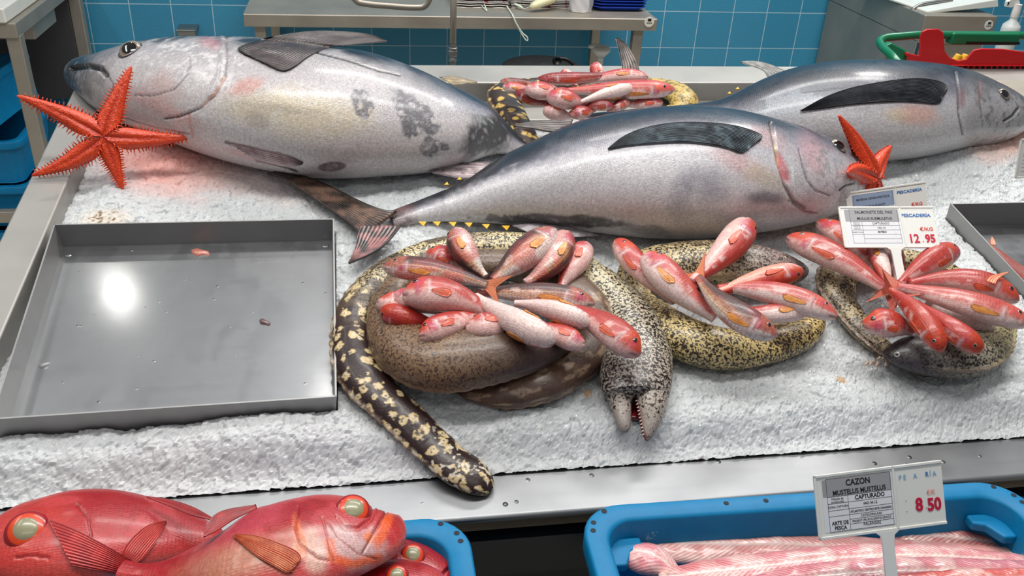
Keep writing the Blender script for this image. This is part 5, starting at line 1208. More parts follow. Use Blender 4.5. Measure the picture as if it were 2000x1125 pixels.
def salcard(label, T, main=True):
    c = Card(label, SM, T, .14, .0672, 'price cards'); x0, y0, x1, y1 = c.base(.062 if main else .03, (.05, .63), (.05, .93), .004)
    w_, h = x1-x0, y1-y0; X = lambda f: x0+w_*f; Y = lambda f: y1-h*f
    if not main: return c
    c.lines([(X(.10), Y(.005), X(.98), Y(.005)), (X(.10), Y(.34), X(.98), Y(.34)), (X(.30), Y(.34), X(.30), Y(.93)), (X(.10), Y(.005), X(.10), Y(.93)), (X(.97), Y(.005), X(.97), Y(.93)), (X(.10), Y(.45), X(.97), Y(.45)), (X(.10), Y(.57), X(.97), Y(.57)), (X(.10), Y(.69), X(.97), Y(.69)), (X(.30), Y(.81), X(.97), Y(.81)), (X(.10), Y(.93), X(.97), Y(.93))])
    c.text('SALMONETE DEL PAIS', X(.54), Y(.085), .0068, INK, bold=.00006, parent=c.sheet); c.text('MULLUS SURMULETUS', X(.54), Y(.26), .0062, INK, bold=.0001, parent=c.sheet)
    c.text('CAPTURADO', X(.64), Y(.395), .0050, INK, parent=c.sheet); c.text('FAO 34', X(.64), Y(.515), .0042, INK, parent=c.sheet); c.text('ENTERO', X(.64), Y(.63), .0040, INK, bold=.0001, parent=c.sheet)
    for a, f in (('Método de', .375), ('producción', .425), ('ZONA DE', .485), ('CAPTURA', .54), ('PRESENTACION', .635)): c.text(a, X(.20), Y(f), .0026, GREYT, parent=c.sheet)
    c.text('PESCADERÍA', .0425, .0185, .0072, BLUE, bold=.00014, sx=1.08); c.text('€/KG', .0545, -.004, .0078, RED, bold=.0001, sx=1.08); c.text('12', .0335, -.0195, .0195, CRIM, bold=.0005, sx=.85); c.text('95', .0575, -.0195, .0175, CRIM, bold=.0007, sx=.85); c.text('.', .0465, -.021, .011, CRIM, bold=.0003)
    for (a, b_) in ((.0085, -.009), (.0085, -.0215), (.0085, .008)): c.text('.', a, b_, .007, GREYT)
    return c
salcard('white price card reading 12.95 standing in the right mullet fan', (.7585, 1.0801, 1.0595))
sT = np.array([.7585, 1.0801, 1.0595]); y_ = np.array([.0863, .78, .6198]); z_ = np.array([-.1254, -.6087, .7834]); x_ = np.array([.9883, -.1454, .0452])
salcard('blank-looking card stuck close behind the 12.95 price card', sT-z_*.008+y_*.0035-x_*-.003, False)
k_ = .132/.12; mT = CAM+(np.array([.7612, 1.1012, 1.0829])-CAM)*k_
c = Card('rear price card for black and painted moray, below the small starfish', [[.9852, -.115, -.1271], [-.0658, .4312, -.8998], [.1583, .8949, .4173]], mT, .132, .0634, 'price cards')
x0, y0, x1, y1 = c.base(.035, (.07, .60), (.07, .90), 0, HEADB, .45); w_, h = x1-x0, y1-y0; X = lambda f: x0+w_*f; Y = lambda f: y1-h*f
c.lines([(X(.04), Y(.01), X(.96), Y(.01)), (X(.04), Y(.01), X(.04), Y(.9)), (X(.96), Y(.01), X(.96), Y(.9)), (X(.04), Y(.46), X(.96), Y(.46))])
c.text('MORENA NEGRA=PINTADA', X(.5), Y(.17), .0052, INK, parent=c.sheet, bold=.00005); c.text('MURAENA AUGUSTI', X(.5), Y(.40), .0050, INK, parent=c.sheet, bold=.00005)
c.text('PESCADERÍA', .0385, .0195, .0068, BLUE, bold=.00014, sx=1.08); c.text('€/KG', .049, -.003, .0074, RED, bold=.0001, sx=1.08)
c = Card('price card cut off by the right edge of the picture', [[.9939, -.0616, -.0916], [-.0799, .1702, -.9822], [.0761, .9835, .1643]], (1.1575, 1.256, 1.0951), .14, .0672, 'price cards')
x0, y0, x1, y1 = c.base(.05, (.06, .60), (.07, .90), 0, HEADB, .40); w_, h = x1-x0, y1-y0; X = lambda f: x0+w_*f; Y = lambda f: y1-h*f
c.lines([(X(.0), Y(f), X(1), Y(f)) for f in (.42, .53, .64, .75, .88)])
c = Card('white price card reading 8.50 standing in the dogfish crate', [[.9958, -.0633, -.066], [-.026, .4953, -.8683], [.0876, .8664, .4916]], (.5204, .6297, .9681), .14, .0672, 'price cards')
x0, y0, x1, y1 = c.base(.11, (.055, .60), (.10, .92), .004); w_, h = x1-x0, y1-y0; X = lambda f: x0+w_*f; Y = lambda f: y1-h*f
c.lines([(X(.07), Y(.0), X(.98), Y(.0)), (X(.07), Y(.34), X(.98), Y(.34)), (X(.07), Y(0), X(.07), Y(1)), (X(.98), Y(0), X(.98), Y(1)), (X(.07), Y(1), X(.98), Y(1)), (X(.36), Y(.34), X(.36), Y(1)), (X(.07), Y(.47), X(.98), Y(.47)), (X(.07), Y(.60), X(.98), Y(.60)), (X(.07), Y(.71), X(.98), Y(.71)), (X(.36), Y(.80), X(.98), Y(.80)), (X(.36), Y(.89), X(.98), Y(.89))])
c.text('CAZON', X(.52), Y(.11), .0088, INK, bold=.00022, parent=c.sheet); c.text('MUSTELUS MUSTELUS', X(.53), Y(.28), .0071, INK, bold=.00015, parent=c.sheet); c.text('CAPTURADO', X(.67), Y(.405), .0064, INK, bold=.00015, parent=c.sheet)
c.text('FAO 34.1.2', X(.67), Y(.535), .0038, INK, bold=.00006, parent=c.sheet); c.text('ATLANTICO CENTRO ESTE CANARIAS', X(.67), Y(.66), .0031, INK, bold=.00006, parent=c.sheet); c.text('CATEGORIA:AAA', X(.67), Y(.755), .0035, INK, parent=c.sheet)
c.text('PRESENT.:PELADO,DESVISCERADO', X(.67), Y(.845), .0033, INK, parent=c.sheet); c.text('PALANGRE', X(.67), Y(.925), .0046, INK, parent=c.sheet)
c.text('Método de', X(.21), Y(.385), .0035, INK, parent=c.sheet); c.text('producción', X(.21), Y(.44), .0035, INK, parent=c.sheet); c.text('ZONA CAPTURA', X(.21), Y(.535), .0034, INK, parent=c.sheet); c.text('ARTE DE', X(.22), Y(.845), .0055, INK, bold=.00012, parent=c.sheet); c.text('PESCA', X(.22), Y(.94), .0055, INK, bold=.00012, parent=c.sheet)
for a, b_ in (('P', .0235), ('E', .0285), ('A', .0400), ('R', .0530), ('Í', .0568), ('A', .0612)): c.text(a, b_, .0205, .0070, FB if a != 'R' else BLUE, bold=.0001)
c.text('€/K', .0555, .0015, .0070, FRD, bold=.00005)
c.text('8', .0415, -.0105, .0190, CRIM, bold=.0007, sx=.85); c.text('.', .0490, -.012, .010, GREYT); c.text('50', .0580, -.0120, .0180, CRIM, bold=.0007, sx=.85)
for (a, b_) in ((.0175, -.002), (.0175, -.0135), (.0275, -.002), (.0275, -.0135)): c.text('.', a, b_, .009, GREYT)

# ------------------------------------------------------------------ work bench by the wall
YB = 3.06; bl = Yp(474, 27, YB); br = Yp(1285, 37, YB); zt = (bl[2]+br[2])/2; X0, X1 = bl[0], br[0]
bench = empty('work_bench', ((X0+X1)/2, 3.38, .45), 'long stainless steel work bench against the blue tiled wall', 'table')
mb = MB(); mb.box((X0, YB, zt-.042), (X1, YW-.005, zt)); mb.build('bench_top', M['steel_dark'], bench, .004)
mb = MB(); mb.box((X0, YW-.03, zt), (X1, YW-.004, zt+.09)); mb.build('backsplash', M['steel'], bench, .003)
def leg(x, y, w=.036): mb = MB(); mb.box((x, y, 0), (x+w, y+w, zt-.04)); mb.build('leg', M['steel_dark'], bench, .004)
lx = Yp(1238, 60, YB+.02)[0]
for x in (X0+.03, lx): leg(x, YB+.02); leg(x, YW-.07)
bd = MB(); bc = Yp(1268, 43, YB-.001); bd.lathe(bc, (0, -1, 0), [(.018, 0), (.018, .0012), (.0165, .0018), (.0001, .0018)], 32); o = bd.build('badge', plain('badge_cream', (214, 210, 196), .4), bench)
bd = MB(); bd.box((bc[0]-.006, bc[1]-.0026, bc[2]+.003), (bc[0]+.006, bc[1]-.002, bc[2]+.012)); bd.box((bc[0]-.010, bc[1]-.0026, bc[2]-.004), (bc[0]+.010, bc[1]-.002, bc[2]-.002)); bd.build('badge_mark', M['black'], o)
ztop = zt+.001
# trays, stacked one by one
pa = Zp(1165, 28, ztop); pb_ = Zp(1272, 30, ztop)
for k in range(13):
    z = ztop+.001+k*.0105; dx = .002*((k*7) % 3-1)
    x0, x1, y0, y1 = pa[0]+dx+.004, pb_[0]+dx, 3.16, 3.44; mb = MB(); cx, cy = (x0+x1)/2, (y0+y1)/2
    def lp(ins, zz): return [np.array([a, b_, zz]) for a, b_ in ((x0+ins+.02, y0+ins), (x1-ins-.02, y0+ins), (x1-ins, y0+ins+.02), (x1-ins, y1-ins-.02), (x1-ins-.02, y1-ins), (x0+ins+.02, y1-ins), (x0+ins, y1-ins-.02), (x0+ins, y0+ins+.02))]
    V = lp(.018, z)+lp(.004, z+.012)+lp(0, z+.012)+lp(0, z+.015)+lp(.006, z+.015)+lp(.020, z+.003); F = grid_faces(6, 8, True, True)+[tuple(range(8)), tuple(reversed([40+j for j in range(8)]))]
    o = mesh('blue_tray', V, F, M.get('btray') or M.setdefault('btray', plain('blue_tray_plastic', (26, 62, 160), .3)), None, False)
    tag(o, 'thin blue plastic tray in the stack at the right end of the work bench', 'tray', 'blue trays stacked on the work bench')
# paper piles with red and white sheets
def paper_mat():
    t = NT('printed_paper'); ob = t.obj(); nz = t.noise(t.mapping(ob, (30, 30, 30)), 1.0, 3, .6); v = t.vor(ob, 26, out='Distance')
    c = t.mix(t.ramp(nz, [(.58, 0.0), (.62, 1.0)]), L4((214, 206, 206)), L4((196, 36, 60))); t.P(Base_Color=c, Roughness=.7); return t.m
PM = paper_mat(); rng = random.Random(8)
ppx = [(1010, 6), (1075, 8), (1150, 10)]
pA_, pB_ = Zp(890, 14, ztop), Zp(1128, 16, ztop)
for s_, (xa, xb, n_) in enumerate(((pA_[0], pA_[0]+.19, 9), (pA_[0]+.20, pB_[0], 9))):
    for k in range(n_):
        j = rng.uniform(-.006, .006); z = ztop+.0008+k*.0042; V = []; nx, ny = 14, 8
        for i in range(nx):
            for jj in range(ny):
                V.append((xa+j+(xb-xa)*i/(nx-1), 3.20+j+.26*jj/(ny-1), z+.0012*sin(i*1.3+k*0)*(1 if jj == 0 else .3)))
        V = np.array(V); V2 = V-[0, 0, .0022]; F = grid_faces(nx, ny, False); m_ = nx*ny
        rim = [i*ny for i in range(nx)]+[(nx-1)*ny+q for q in range(1, ny)]+[i*ny+ny-1 for i in range(nx-2, -1, -1)]+[q for q in range(ny-2, 0, -1)]
        o = mesh('wrapping_paper', np.concatenate([V, V2]), F+[tuple(reversed([q+m_ for q in f])) for f in F]+[(rim[q], rim[(q+1) % len(rim)], rim[(q+1) % len(rim)]+m_, rim[q]+m_) for q in range(len(rim))], PM if k % 2 else M['white_plastic'], None, True)
        tag(o, 'bundle of red and white printed wrapping paper in the %s pile on the bench' % ('left' if s_ == 0 else 'right'), 'paper', 'wrapping paper bundles, %s pile' % ('left' if s_ == 0 else 'right'))
# roll in a plastic bag
q = Zp(1132, 21, ztop); rl = empty('paper_roll', q, 'white roll standing in a clear bag beside the blue trays', 'roll')
mb = MB(); mb.lathe(q, (0, 0, 1), [(.030, 0), (.032, .004), (.034, .09), (.034, .12), (.012, .12), (.012, .02)], 32); mb.build('roll_body', plain('roll_white', (232, 230, 230), .5), rl, smooth_=True)
mb = MB(); V = []; 
for i in range(14):
    for j in range(28):
        a = 2*pi*j/28; r = .040+.004*sin(a*7+i)+.014*max(0, cos(a))*(i/13)**2; V.append(q+np.array([r*cos(a)+.002, r*sin(a), .002+i*.0075]))
t = NT('clear_bag'); t.P(Base_Color=(.9, .92, .97, 1), Roughness=.25, Alpha=.35); mesh('plastic_bag', V, grid_faces(14, 28, True), t.m, rl, True)
# pendant control with coiled cord
q = Zp(1056, 22, ztop); pd = empty('pendant_control', q, 'cream handheld control with a yellow button and coiled cord, on the bench', 'control')
mb = MB(); a3 = np.array([.93, .36, 0]); K = 26
prof = [(0, .004), (.06, .013), (.2, .0165), (.45, .018), (.75, .021), (.93, .016), (1, .004)]
V = []
for i in range(K):
    f = i/(K-1); r = np.interp(f, [p[0] for p in prof], [p[1] for p in prof]); c_ = q+a3*(-.045+.115*f)+[0, 0, .018+.030*f]
    sd = np.cross(a3, [0, 0, 1.0]); up = np.cross(sd, a3)
    for j in range(24): t_ = 2*pi*j/24; V.append(c_+sd*r*cos(t_)+np.array([0, 0, 1])*r*.85*sin(t_))
o = mesh('housing', V, grid_faces(K, 24, True)+[tuple(range(24)), tuple(reversed(range(K*24-24, K*24)))], plain('cream_plastic', (212, 208, 170), .4), pd, True)
mb = MB(); mb.lathe(q+a3*.035+[0, -.006, .056], (0, -.3, 1), [(.010, -.004), (.010, .003), (.008, .005), (.0001, .005)], 20); mb.build('button', plain('yellow_button', (240, 196, 20), .4), pd, smooth_=True)
cpts = [q+a3*-.045+[0, 0, .018]]; e0 = Zp(985, 14, ztop); N_ = 150
base = [q+a3*-.045+np.array([0, 0, .018]), Zp(1022, 20, ztop)+[0, 0, .006], Zp(1002, 14, ztop)+[0, 0, .010], Zp(985, 9, ztop)+[0, 0, .016], Zp(975, 12, ztop)+[0, 0, .010], Zp(990, 13, ztop)+[0, .0, .012], Zp(968, 7, ztop)+[0, 0, .012]]
cl = catmull(np.array([[*b_] for b_ in base])[:, :3], np.linspace(0, 1, 420)); ph = np.linspace(0, 2*pi*38, 420)
amp_ = smooth(.12, .2, np.linspace(0, 1, 420))*.007
cl = cl+np.stack([np.cos(ph)*amp_*.3, np.cos(ph)*amp_, np.abs(np.sin(ph))*amp_], 1)
mb = MB(); mb.tube(cl, .0018, 6)
lo = [Zp(938, 0, ztop)+[0, 0, .03], Zp(938, 10, ztop)+[0, 0, .006], Zp(945, 18, ztop)+[0, 0, .004], Zp(951, 23, ztop)+[0, 0, .003], Zp(947, 12, ztop)+[0, 0, .012], Zp(968, 8, ztop)+[0, 0, .010]]
mb.tube(catmull(np.array(lo), np.linspace(0, 1, 60)), .0018, 8); mb.build('coiled_cord', plain('pale_green_cord', (206, 220, 200), .5), pd, smooth_=True)
yb = YB-.012
lp_ = [Zp(990, 16, ztop)+[0, 0, .006], Zp(998, 27, ztop)+[0, 0, .004], Yp(1003, 33, yb), Yp(1010, 50, yb), Yp(1020, 68, yb), Yp(1027, 78, yb), Yp(1031, 79, yb), Yp(1030, 73, yb), Yp(1021, 65, yb), Yp(1009, 47, yb-.003), Yp(1001, 30, yb)]
mb = MB(); mb.tube(catmull(np.array(lp_), np.linspace(0, 1, 120)), .0022, 8); mb.build('hanging_loop', plain('pale_cord', (214, 224, 208), .5), pd, smooth_=True)
# steel pipe with fittings, and the looped steel handle beside it
yp = 1.90; p0 = Yp(884, -60, yp); p1 = Yp(884, 128, yp); pipe = empty('rinse_hose', p1, 'upright braided steel hose with a hex fitting behind the counter', 'hose')
x_, z1_, z0_ = p1[0], p0[2], p1[2]
mb = MB(); ya = Yp(884, 83, yp); mb.tube([(x_, yp, z1_), (x_, yp, ya[2])], .0068, 18); mb.build('braided_tube', M['steel_dark'], pipe, smooth_=True)
mb = MB(); mb.lathe((x_, yp, Yp(884, 95, yp)[2]), (0, 0, 1), [(.0075, -.002), (.0095, -.001), (.0095, .002), (.0075, .003), (.0075, .012)], 24); mb.lathe((x_, yp, Yp(884, 106, yp)[2]), (0, 0, 1), [(.0095, -.0035), (.0105, -.002), (.0105, .008), (.0095, .0095)], 6); mb.lathe((x_, yp, Yp(884, 116, yp)[2]), (0, 0, 1), [(.008, -.004), (.009, 0), (.007, .006)], 20); mb.tube([(x_, yp, z0_-.06), (x_, yp, Yp(884, 116, yp)[2])], .0065, 16); mb.build('fitting', M['steel'], pipe, smooth_=False)
yh = 2.1; hp = [Yp(640, -30, yh), Yp(690, -4, yh), Yp(700, 5, yh), Yp(760, 12, yh), Yp(820, 15, yh), Yp(832, 10, yh), Yp(840, -6, yh), Yp(845, -40, yh)]
mb = MB(); cl = catmull(np.array(hp), np.linspace(0, 1, 60)); 
mb2 = MB(); n_ = len(cl); Tn = np.gradient(cl, axis=0); Tn /= np.linalg.norm(Tn, axis=1)[:, None]; up = np.cross(Tn, [0, 1.0, 0]); up /= np.linalg.norm(up, axis=1)[:, None]
V = [];
for i in range(n_):
    for a, b_ in ((-1, -1), (1, -1), (1, 1), (-1, 1)): V.append(cl[i]+up[i]*a*.0065+np.array([0, 1, 0])*b_*.0012)
o = mesh('steel_hook', V, grid_faces(n_, 4, True)+[(0, 1, 2, 3), (n_*4-1, n_*4-2, n_*4-3, n_*4-4)], M['steel_dark'], None, True); tag(o, 'bent flat steel loop hanging in front of the bench at the top', 'hook')
# wall bracket, lid with knob, white tap on the wall
q = Yp(368, 58, YW-.04); mb = MB(); mb.box((q[0]-.035, YW-.09, q[2]-.012), (q[0]+.032, YW+.002, q[2]+.008)); mb.box((q[0]-.038, YW-.095, q[2]+.008), (q[0]+.036, YW, q[2]+.012)); o = mb.build('wall_bracket', M['steel'], None, .003); tag(o, 'small steel bracket on the blue tiles above the largest tuna', 'bracket')
q = Yp(1060, 126, 2.9); ld = empty('pan_lid', q, 'black pan with curved handle on the floor side of the counter, under the bench', 'pan')
mb = MB(); mb.lathe(q-[0, 0, .02], (0, 0, 1), [(.10, -.05), (.135, .0), (.135, .012), (.125, .018), (.05, .024), (.001, .026)], 40); mb.build('pan_body', M['black'], ld, smooth_=True)
mb = MB(); hq = [Yp(1086, 122, 2.85), Yp(1088, 116, 2.85), Yp(1094, 114, 2.85), Yp(1108, 117, 2.85), Yp(1120, 126, 2.85)]; mb.tube(catmull(np.array(hq), np.linspace(0, 1, 24)), .006, 10); mb.lathe(Yp(1088, 118, 2.85), (0, -1, 0), [(.014, -.008), (.016, 0), (.012, .008)], 18); mb.build('pan_handle', M['black'], ld, smooth_=True)
q = Yp(1174, 97, 3.3); mb = MB(); mb.lathe(q, (0, 0, 1), [(.012, -.03), (.034, -.006), (.036, .006), (.028, .014), (.001, .014)], 28); ht = Yp(1150, 92, 3.3); mb.tube([q+[0, 0, .008], (q+ht)/2+[0, 0, .01], ht+[0, 0, .002]], [.012, .009, .007], 10)
z_l = Yp(1172, 135, 3.3)[2]; prf = []; k = 0; zz = z_l-.25-q[2]
while zz < -.02: prf += [(.012, zz), (.014, zz+.004), (.012, zz+.009)]; zz += .013
mb.lathe(q, (0, 0, 1), prf, 16); o = mb.build('drain_stopper', M['white_plastic'], None, smooth_=True); tag(o, 'white ribbed plastic spout standing under the bench by its right leg', 'spout')

# ------------------------------------------------------------------ left table with cutting board, crates beneath
zl = .90; A = Zp(20, 47, zl); ty0, tx1 = A[1], A[0]; rdir = Zp(160, 0, zl)-A; rdir = rdir/np.linalg.norm(rdir)
tb = empty('prep_table', (tx1-.3, ty0+.35, .45), 'steel prep table with a thick white cutting board at the far left', 'table')
F2 = Frame((tx1, ty0, zl), (1, 0, 0), (0, 1, 0))
mb = MB(); mb.box((tx1-.6, ty0, zl-.0), (tx1-.01, YW-.05, zl+.045)); mb.build('cutting_board', plain('cutting_board_white', (214, 214, 206), .45, noise=.06, nsc=20), tb, .006)
mb = MB(); mb.box((tx1-.62, ty0+.01, zl-.045), (tx1+.01, YW-.05, zl-.001)); mb.build('table_frame', M['steel_dark'], tb, .003)
mb = MB(); mb.box((tx1-.03, ty0+.02, 0), (tx1+.012, ty0+.062, zl-.04)); mb.build('leg', M['steel_dark'], tb, .004)
mb = MB(); mb.box((tx1-.03, YW-.11, 0), (tx1+.012, YW-.068, zl-.04)); mb.build('leg', M['steel_dark'], tb, .004)
mb = MB(); mb.box((tx1-.16, ty0+.25, zl-.11), (tx1-.02, ty0+.50, zl-.04)); mb.build('bracket_box', M['steel_dark'], tb, .003)
mb = MB(); mb.box((tx1-.6, YW-.12, .45), (tx1-.03, YW-.10, zl-.05)); mb.build('back_panel', plain('dark_steel_panel', (84, 82, 82), .45, .4, noise=.2, nsc=10), tb)
rz = Zp(25, 370, .3); zr = .26; mb = MB(); mb.box((tx1-.6, ty0+.02, zr-.02), (tx1-.02, ty0+.05, zr+.02)); mb.build('lower_rail', M['steel_dark'], tb, .003)
for k, (px_, py_, w_, d_, z_c, lab) in enumerate(((-1.34, 3.12, .36, .42, .66, 'blue crate tilted on top of the pile under the prep table'), (-1.33, 3.12, .36, .42, .50, 'blue crate second from the top under the prep table'), (-1.32, 3.12, .36, .42, .345, 'blue crate third from the top under the prep table'),
                                              (-1.33, 3.10, .36, .42, .19, 'blue crate at the bottom of the right pile under the prep table'), (-1.72, 3.08, .34, .42, .44, 'blue crate on the left pile behind the table leg'), (-1.72, 3.08, .34, .42, .30, 'blue crate in the middle of the left pile behind the table leg'), (-1.72, 3.08, .34, .42, .17, 'blue crate at the bottom of the left pile behind the table leg'))):
    nb = len(COL.objects); e = crate(lab, px_-w_/2+.05, px_+w_/2+.05, py_-d_/2+.07, py_+d_/2+.07, z_c, .15, radians(-8 if k == 0 else 2*((k*5) % 3-1)), 'blue crates under the prep table')
    for o in list(e.children):
        if o.name.startswith('rim_hole'): bpy.data.objects.remove(o)
    if k == 0: e.rotation_euler = (0, radians(-14), 0)

# ------------------------------------------------------------------ right: sink unit, board, bottle, baskets
ys = 3.0; s0 = Yp(1808, 30, ys); s1 = Yp(1950, 30, ys); zs = s0[2]; sl = s0[0]-.0
sk = empty('sink_unit', (s0[0]+.2, ys+.3, .4), 'stainless steel sink unit at the back right with a round badge', 'sink')
mb = MB(); mb.box((s0[0], ys, zs-.10), (s1[0], YW-.01, zs)); mb.box((s0[0], ys+.01, 0), (s1[0]-.02, YW-.01, zs-.09)); mb.build('cabinet_body', M['steel_dark'], sk, .004)
xw = Yp(1700, 90, YW-.05)[0]
mb = MB(); P_ = [np.array([s0[0], ys+.002, zs-.01]), np.array([xw, YW-.012, zs-.01]), np.array([xw, YW-.012, .05]), np.array([s0[0], ys+.002, .05])]; mb.prism(P_, (.012, .004, 0)); mb.build('side_panel', steel('wall_reflect_steel', (62, 86, 110), .35, metal=.35), sk)  # blue reflection of the tiled wall is put into this panel's colour
mb = MB(); mb.box((xw, YW-.10, zs-.02), (s1[0]+.2, YW-.01, zs+.10)); mb.build('backsplash', M['steel'], sk, .004)
q = Yp(1931, 49, ys-.001); mb = MB(); mb.lathe(q, (0, -1, 0), [(.017, 0), (.017, .0012), (.0155, .0018), (.0001, .0018)], 32); o = mb.build('badge', plain('badge_white', (206, 206, 200), .4), sk)
mb = MB(); mb.box((q[0]-.006, q[1]-.0026, q[2]+.003), (q[0]+.006, q[1]-.002, q[2]+.011)); mb.box((q[0]-.010, q[1]-.0026, q[2]-.004), (q[0]+.010, q[1]-.002, q[2]-.002)); mb.build('badge_mark', M['black'], o)
yb2 = ys+.05; B0 = [Yp(1808, 26, yb2), Yp(1948, 22, yb2), Yp(1951, 16, yb2), Yp(1950, -2, yb2)]
mb = MB(); O4 = [Yp(1812, 27, yb2), Yp(1920, 27, yb2), Yp(1951, 17, yb2), Yp(1950, -4, yb2)]; mb.prism(O4, (.0, .03, .0)); 
mb = MB(); a = Yp(1811, 27, yb2); b_ = Yp(1951, 14, yb2); a2 = Yp(1811, 22, yb2); b2 = Yp(1950, -2, yb2)
mb.prism([a, b_, b2, a2], (-.12, .34, .02)); o = mb.build('cutting_board', plain('cutting_board_pale', (208, 214, 210), .45, noise=.08, nsc=20), None, .004); tag(o, 'white cutting board lying tilted on the steel sink unit', 'board')
mb = MB(); hp = [Yp(1780, 20, 3.1), Yp(1795, 10, 3.1), Yp(1825, 4, 3.1), Yp(1860, 0, 3.1)]; mb.tube(catmull(np.array(hp), np.linspace(0, 1, 20)), .006, 10); o = mb.build('basin_rim', M['steel'], sk, smooth_=True)
q = Yp(1972, 62, 2.6); sb = empty('spray_bottle', q, 'translucent white spray bottle at the top right corner', 'bottle')
tb_ = NT('bottle_plastic'); tb_.P(Base_Color=L4((206, 212, 210)), Roughness=.3, Subsurface_Weight=.3, Subsurface_Radius=(.02, .02, .02)); bm_ = tb_.m
hgt = Yp(1972, 30, 2.6)[2]-q[2]
mb = MB(); mb.lathe(q, (0, 0, 1), [(.027, -.10), (.028, -.095), (.028, .01), (.026, hgt*.42), (.012, hgt*.72), (.011, hgt)], 28); mb.build('bottle_body', bm_, sb, smooth_=True)
mb = MB(); mb.lathe(q+[0, 0, hgt], (0, 0, 1), [(.012, -.004), (.013, 0), (.013, .012), (.012, .034)], 24); O5 = [Yp(x, y, 2.6) for x, y in ((1966, 14), (1968, 4), (1980, -4), (1992, 2), (1992, 14), (1984, 10), (1976, 15))]; mb.prism(O5, (0, .014, 0)); mb.build('spray_head', M['white_plastic'], sb, .001)
mb = MB(); O6 = [Yp(x, y, 2.6) for x, y in ((1968, 3), (1966, 12), (1969, 12), (1973, 4))]; mb.prism(O6, (0, .006, 0)); mb.build('trigger', M['white_plastic'], sb, .0008)
# shopping basket: green carrying frame, red basket beyond the back rim
GREEN = plain('green_plastic', (0, 104, 66), .32, coat=.2, noise=.08, nsc=20); REDP = plain('red_plastic', (186, 18, 24), .32, coat=.2, noise=.06, nsc=20)
yg = 1.86; gb = empty('green_basket', Yp(1800, 130, yg), 'green basket frame with a thick tubular handle behind the right tuna', 'basket')
def C3(P_, n_=40): return catmull(np.array(P_), np.linspace(0, 1, n_))
mb = MB(); mb.tube(C3([Yp(2060, 70, yg), Yp(2000, 70, yg), Yp(1985, 69, yg), Yp(1900, 69, yg), Yp(1800, 68, yg), Yp(1760, 71, yg), Yp(1730, 74, yg), Yp(1719, 80, yg-.01), Yp(1724, 92, yg-.04), Yp(1745, 112, yg-.10), Yp(1760, 130, yg-.13)], 80), .0090, 18); mb.build('handle', GREEN, gb, smooth_=True)
mb = MB(); ch = C3([Yp(1852, 75, yg), Yp(1900, 74, yg), Yp(1985, 75, yg)], 10); mb.box((ch[0][0], yg-.014, Yp(1900, 86, yg)[2]), (ch[-1][0], yg+.012, Yp(1900, 62, yg)[2])); mb.build('grip', GREEN, gb, .005)
mb = MB(); mb.box((Yp(1880, 80, yg)[0], yg-.0155, Yp(1880, 83, yg)[2]), (Yp(1984, 80, yg)[0], yg-.0135, Yp(1880, 78, yg)[2])); mb.build('grip_slot', M['black'], gb)
mb = MB(); mb.prism([Yp(x, y, yg-.05) for x, y in ((1728, 90), (1742, 84), (1776, 102), (1776, 135), (1740, 135), (1736, 112))], (0, .02, 0)); mb.build('side_arm', GREEN, gb, .004)
yr = 1.80; rb = empty('red_basket', Yp(1900, 130, yr), 'red plastic basket with a raised tab, behind the right tuna', 'basket')
out = [(1772, 104), (1796, 109), (1798, 72), (1802, 62), (1812, 57), (1834, 57), (1843, 63), (1846, 100), (1856, 113), (1872, 119), (1888, 116), (1903, 98), (1918, 95), (1960, 96), (2010, 103), (2080, 112), (2080, 128), (1880, 128), (1850, 140), (1772, 140)]
mb = MB(); mb.prism([Yp(x, y, yr) for x, y in out], (0, .006, 0)); mb.build('rim_panel', REDP, rb, .0022)
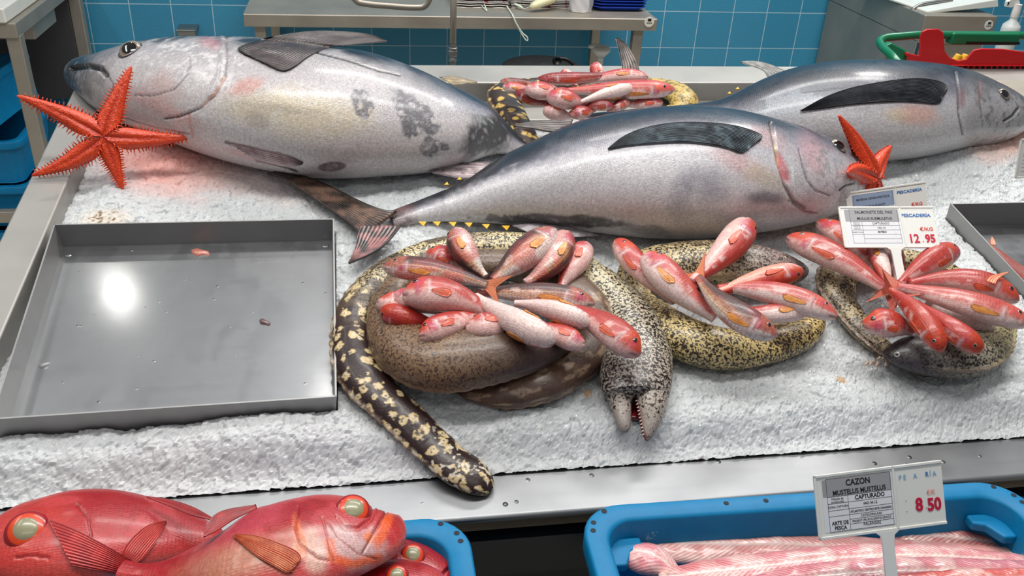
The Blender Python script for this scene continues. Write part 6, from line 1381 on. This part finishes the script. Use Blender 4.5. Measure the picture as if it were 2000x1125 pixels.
mb = MB(); mb.box((Yp(1855, 130, yr)[0], yr-.006, Yp(1900, 128, yr)[2]), (Yp(2080, 130, yr)[0], yr+.012, Yp(1900, 126, yr)[2])); mb.box((Yp(1772, 106, yr)[0], yr+.0, Yp(1790, 110, yr)[2]), (Yp(1776, 106, yr)[0], yr+.12, Yp(1790, 104, yr)[2])); mb.build('rim_ledge', REDP, rb, .001)
g0_ = Yp(1860, 134, yr); x = Yp(1865, 134, yr)[0]; zb = Yp(1900, 128, yr)[2]
for k in range(14):
    mb = MB(); mb.box((x+k*.0145, yr-.002, zb-.12), (x+k*.0145+.003, yr+.004, zb)); mb.build('grille_bar', REDP, rb)
mb = MB(); mb.box((x-.02, yr+.006, zb-.12), (x+.22, yr+.009, zb)); mb.build('basket_wall', plain('dark_red_plastic', (110, 8, 20), .4), rb)
mb = MB(); mb.box((x-.06, yr+.004, zb-.125), (x+.24, 2.12, zb-.118)); mb.build('basket_floor', REDP, rb, .001)
yy = 1.95
for k in range(4):
    a = Yp(1862+k*14, 116, yy); mb = MB(); mb.tube(C3([np.array([a[0], a[1], zb-.112]), a-[0, 0, .04], a+[.012, 0, .012]], 14), [.008+.003*sin(pi*i/13) for i in range(14)], 12); o = mb.build('banana', plain('banana_yellow', (222, 170, 28), .45, noise=.2, nsc=30) if k == 0 else bpy.data.materials['banana_yellow'], None, smooth_=True)
    tag(o, 'yellow banana seen through the gap of the red basket', 'banana', 'bananas behind the red basket')
# spare steel lid leaning by the right tuna snout
mb = MB(); w0 = .02; mb.prism([CT.P(x, y, w0) for x, y in ((1944, 160), (2000, 160), (2060, 190), (2060, 225), (1995, 214), (1975, 178))], CT.n*.004); o = mb.build("sheet_metal", M['steel_dark'], None, .001); tag(o, 'corner of a steel lid behind the snout of the right tuna', 'lid')

# ------------------------------------------------------------------ lettering to plain meshes
bpy.context.view_layer.update(); dg = bpy.context.evaluated_depsgraph_get()
for o in [o for o in COL.objects if o.type == 'FONT']:
    me = bpy.data.meshes.new_from_object(o.evaluated_get(dg)); n = bpy.data.objects.new('lettering_mesh', me)
    COL.objects.link(n); n.parent = o.parent; n.matrix_local = o.matrix_local.copy()
    bpy.data.objects.remove(o); n.name = 'lettering'
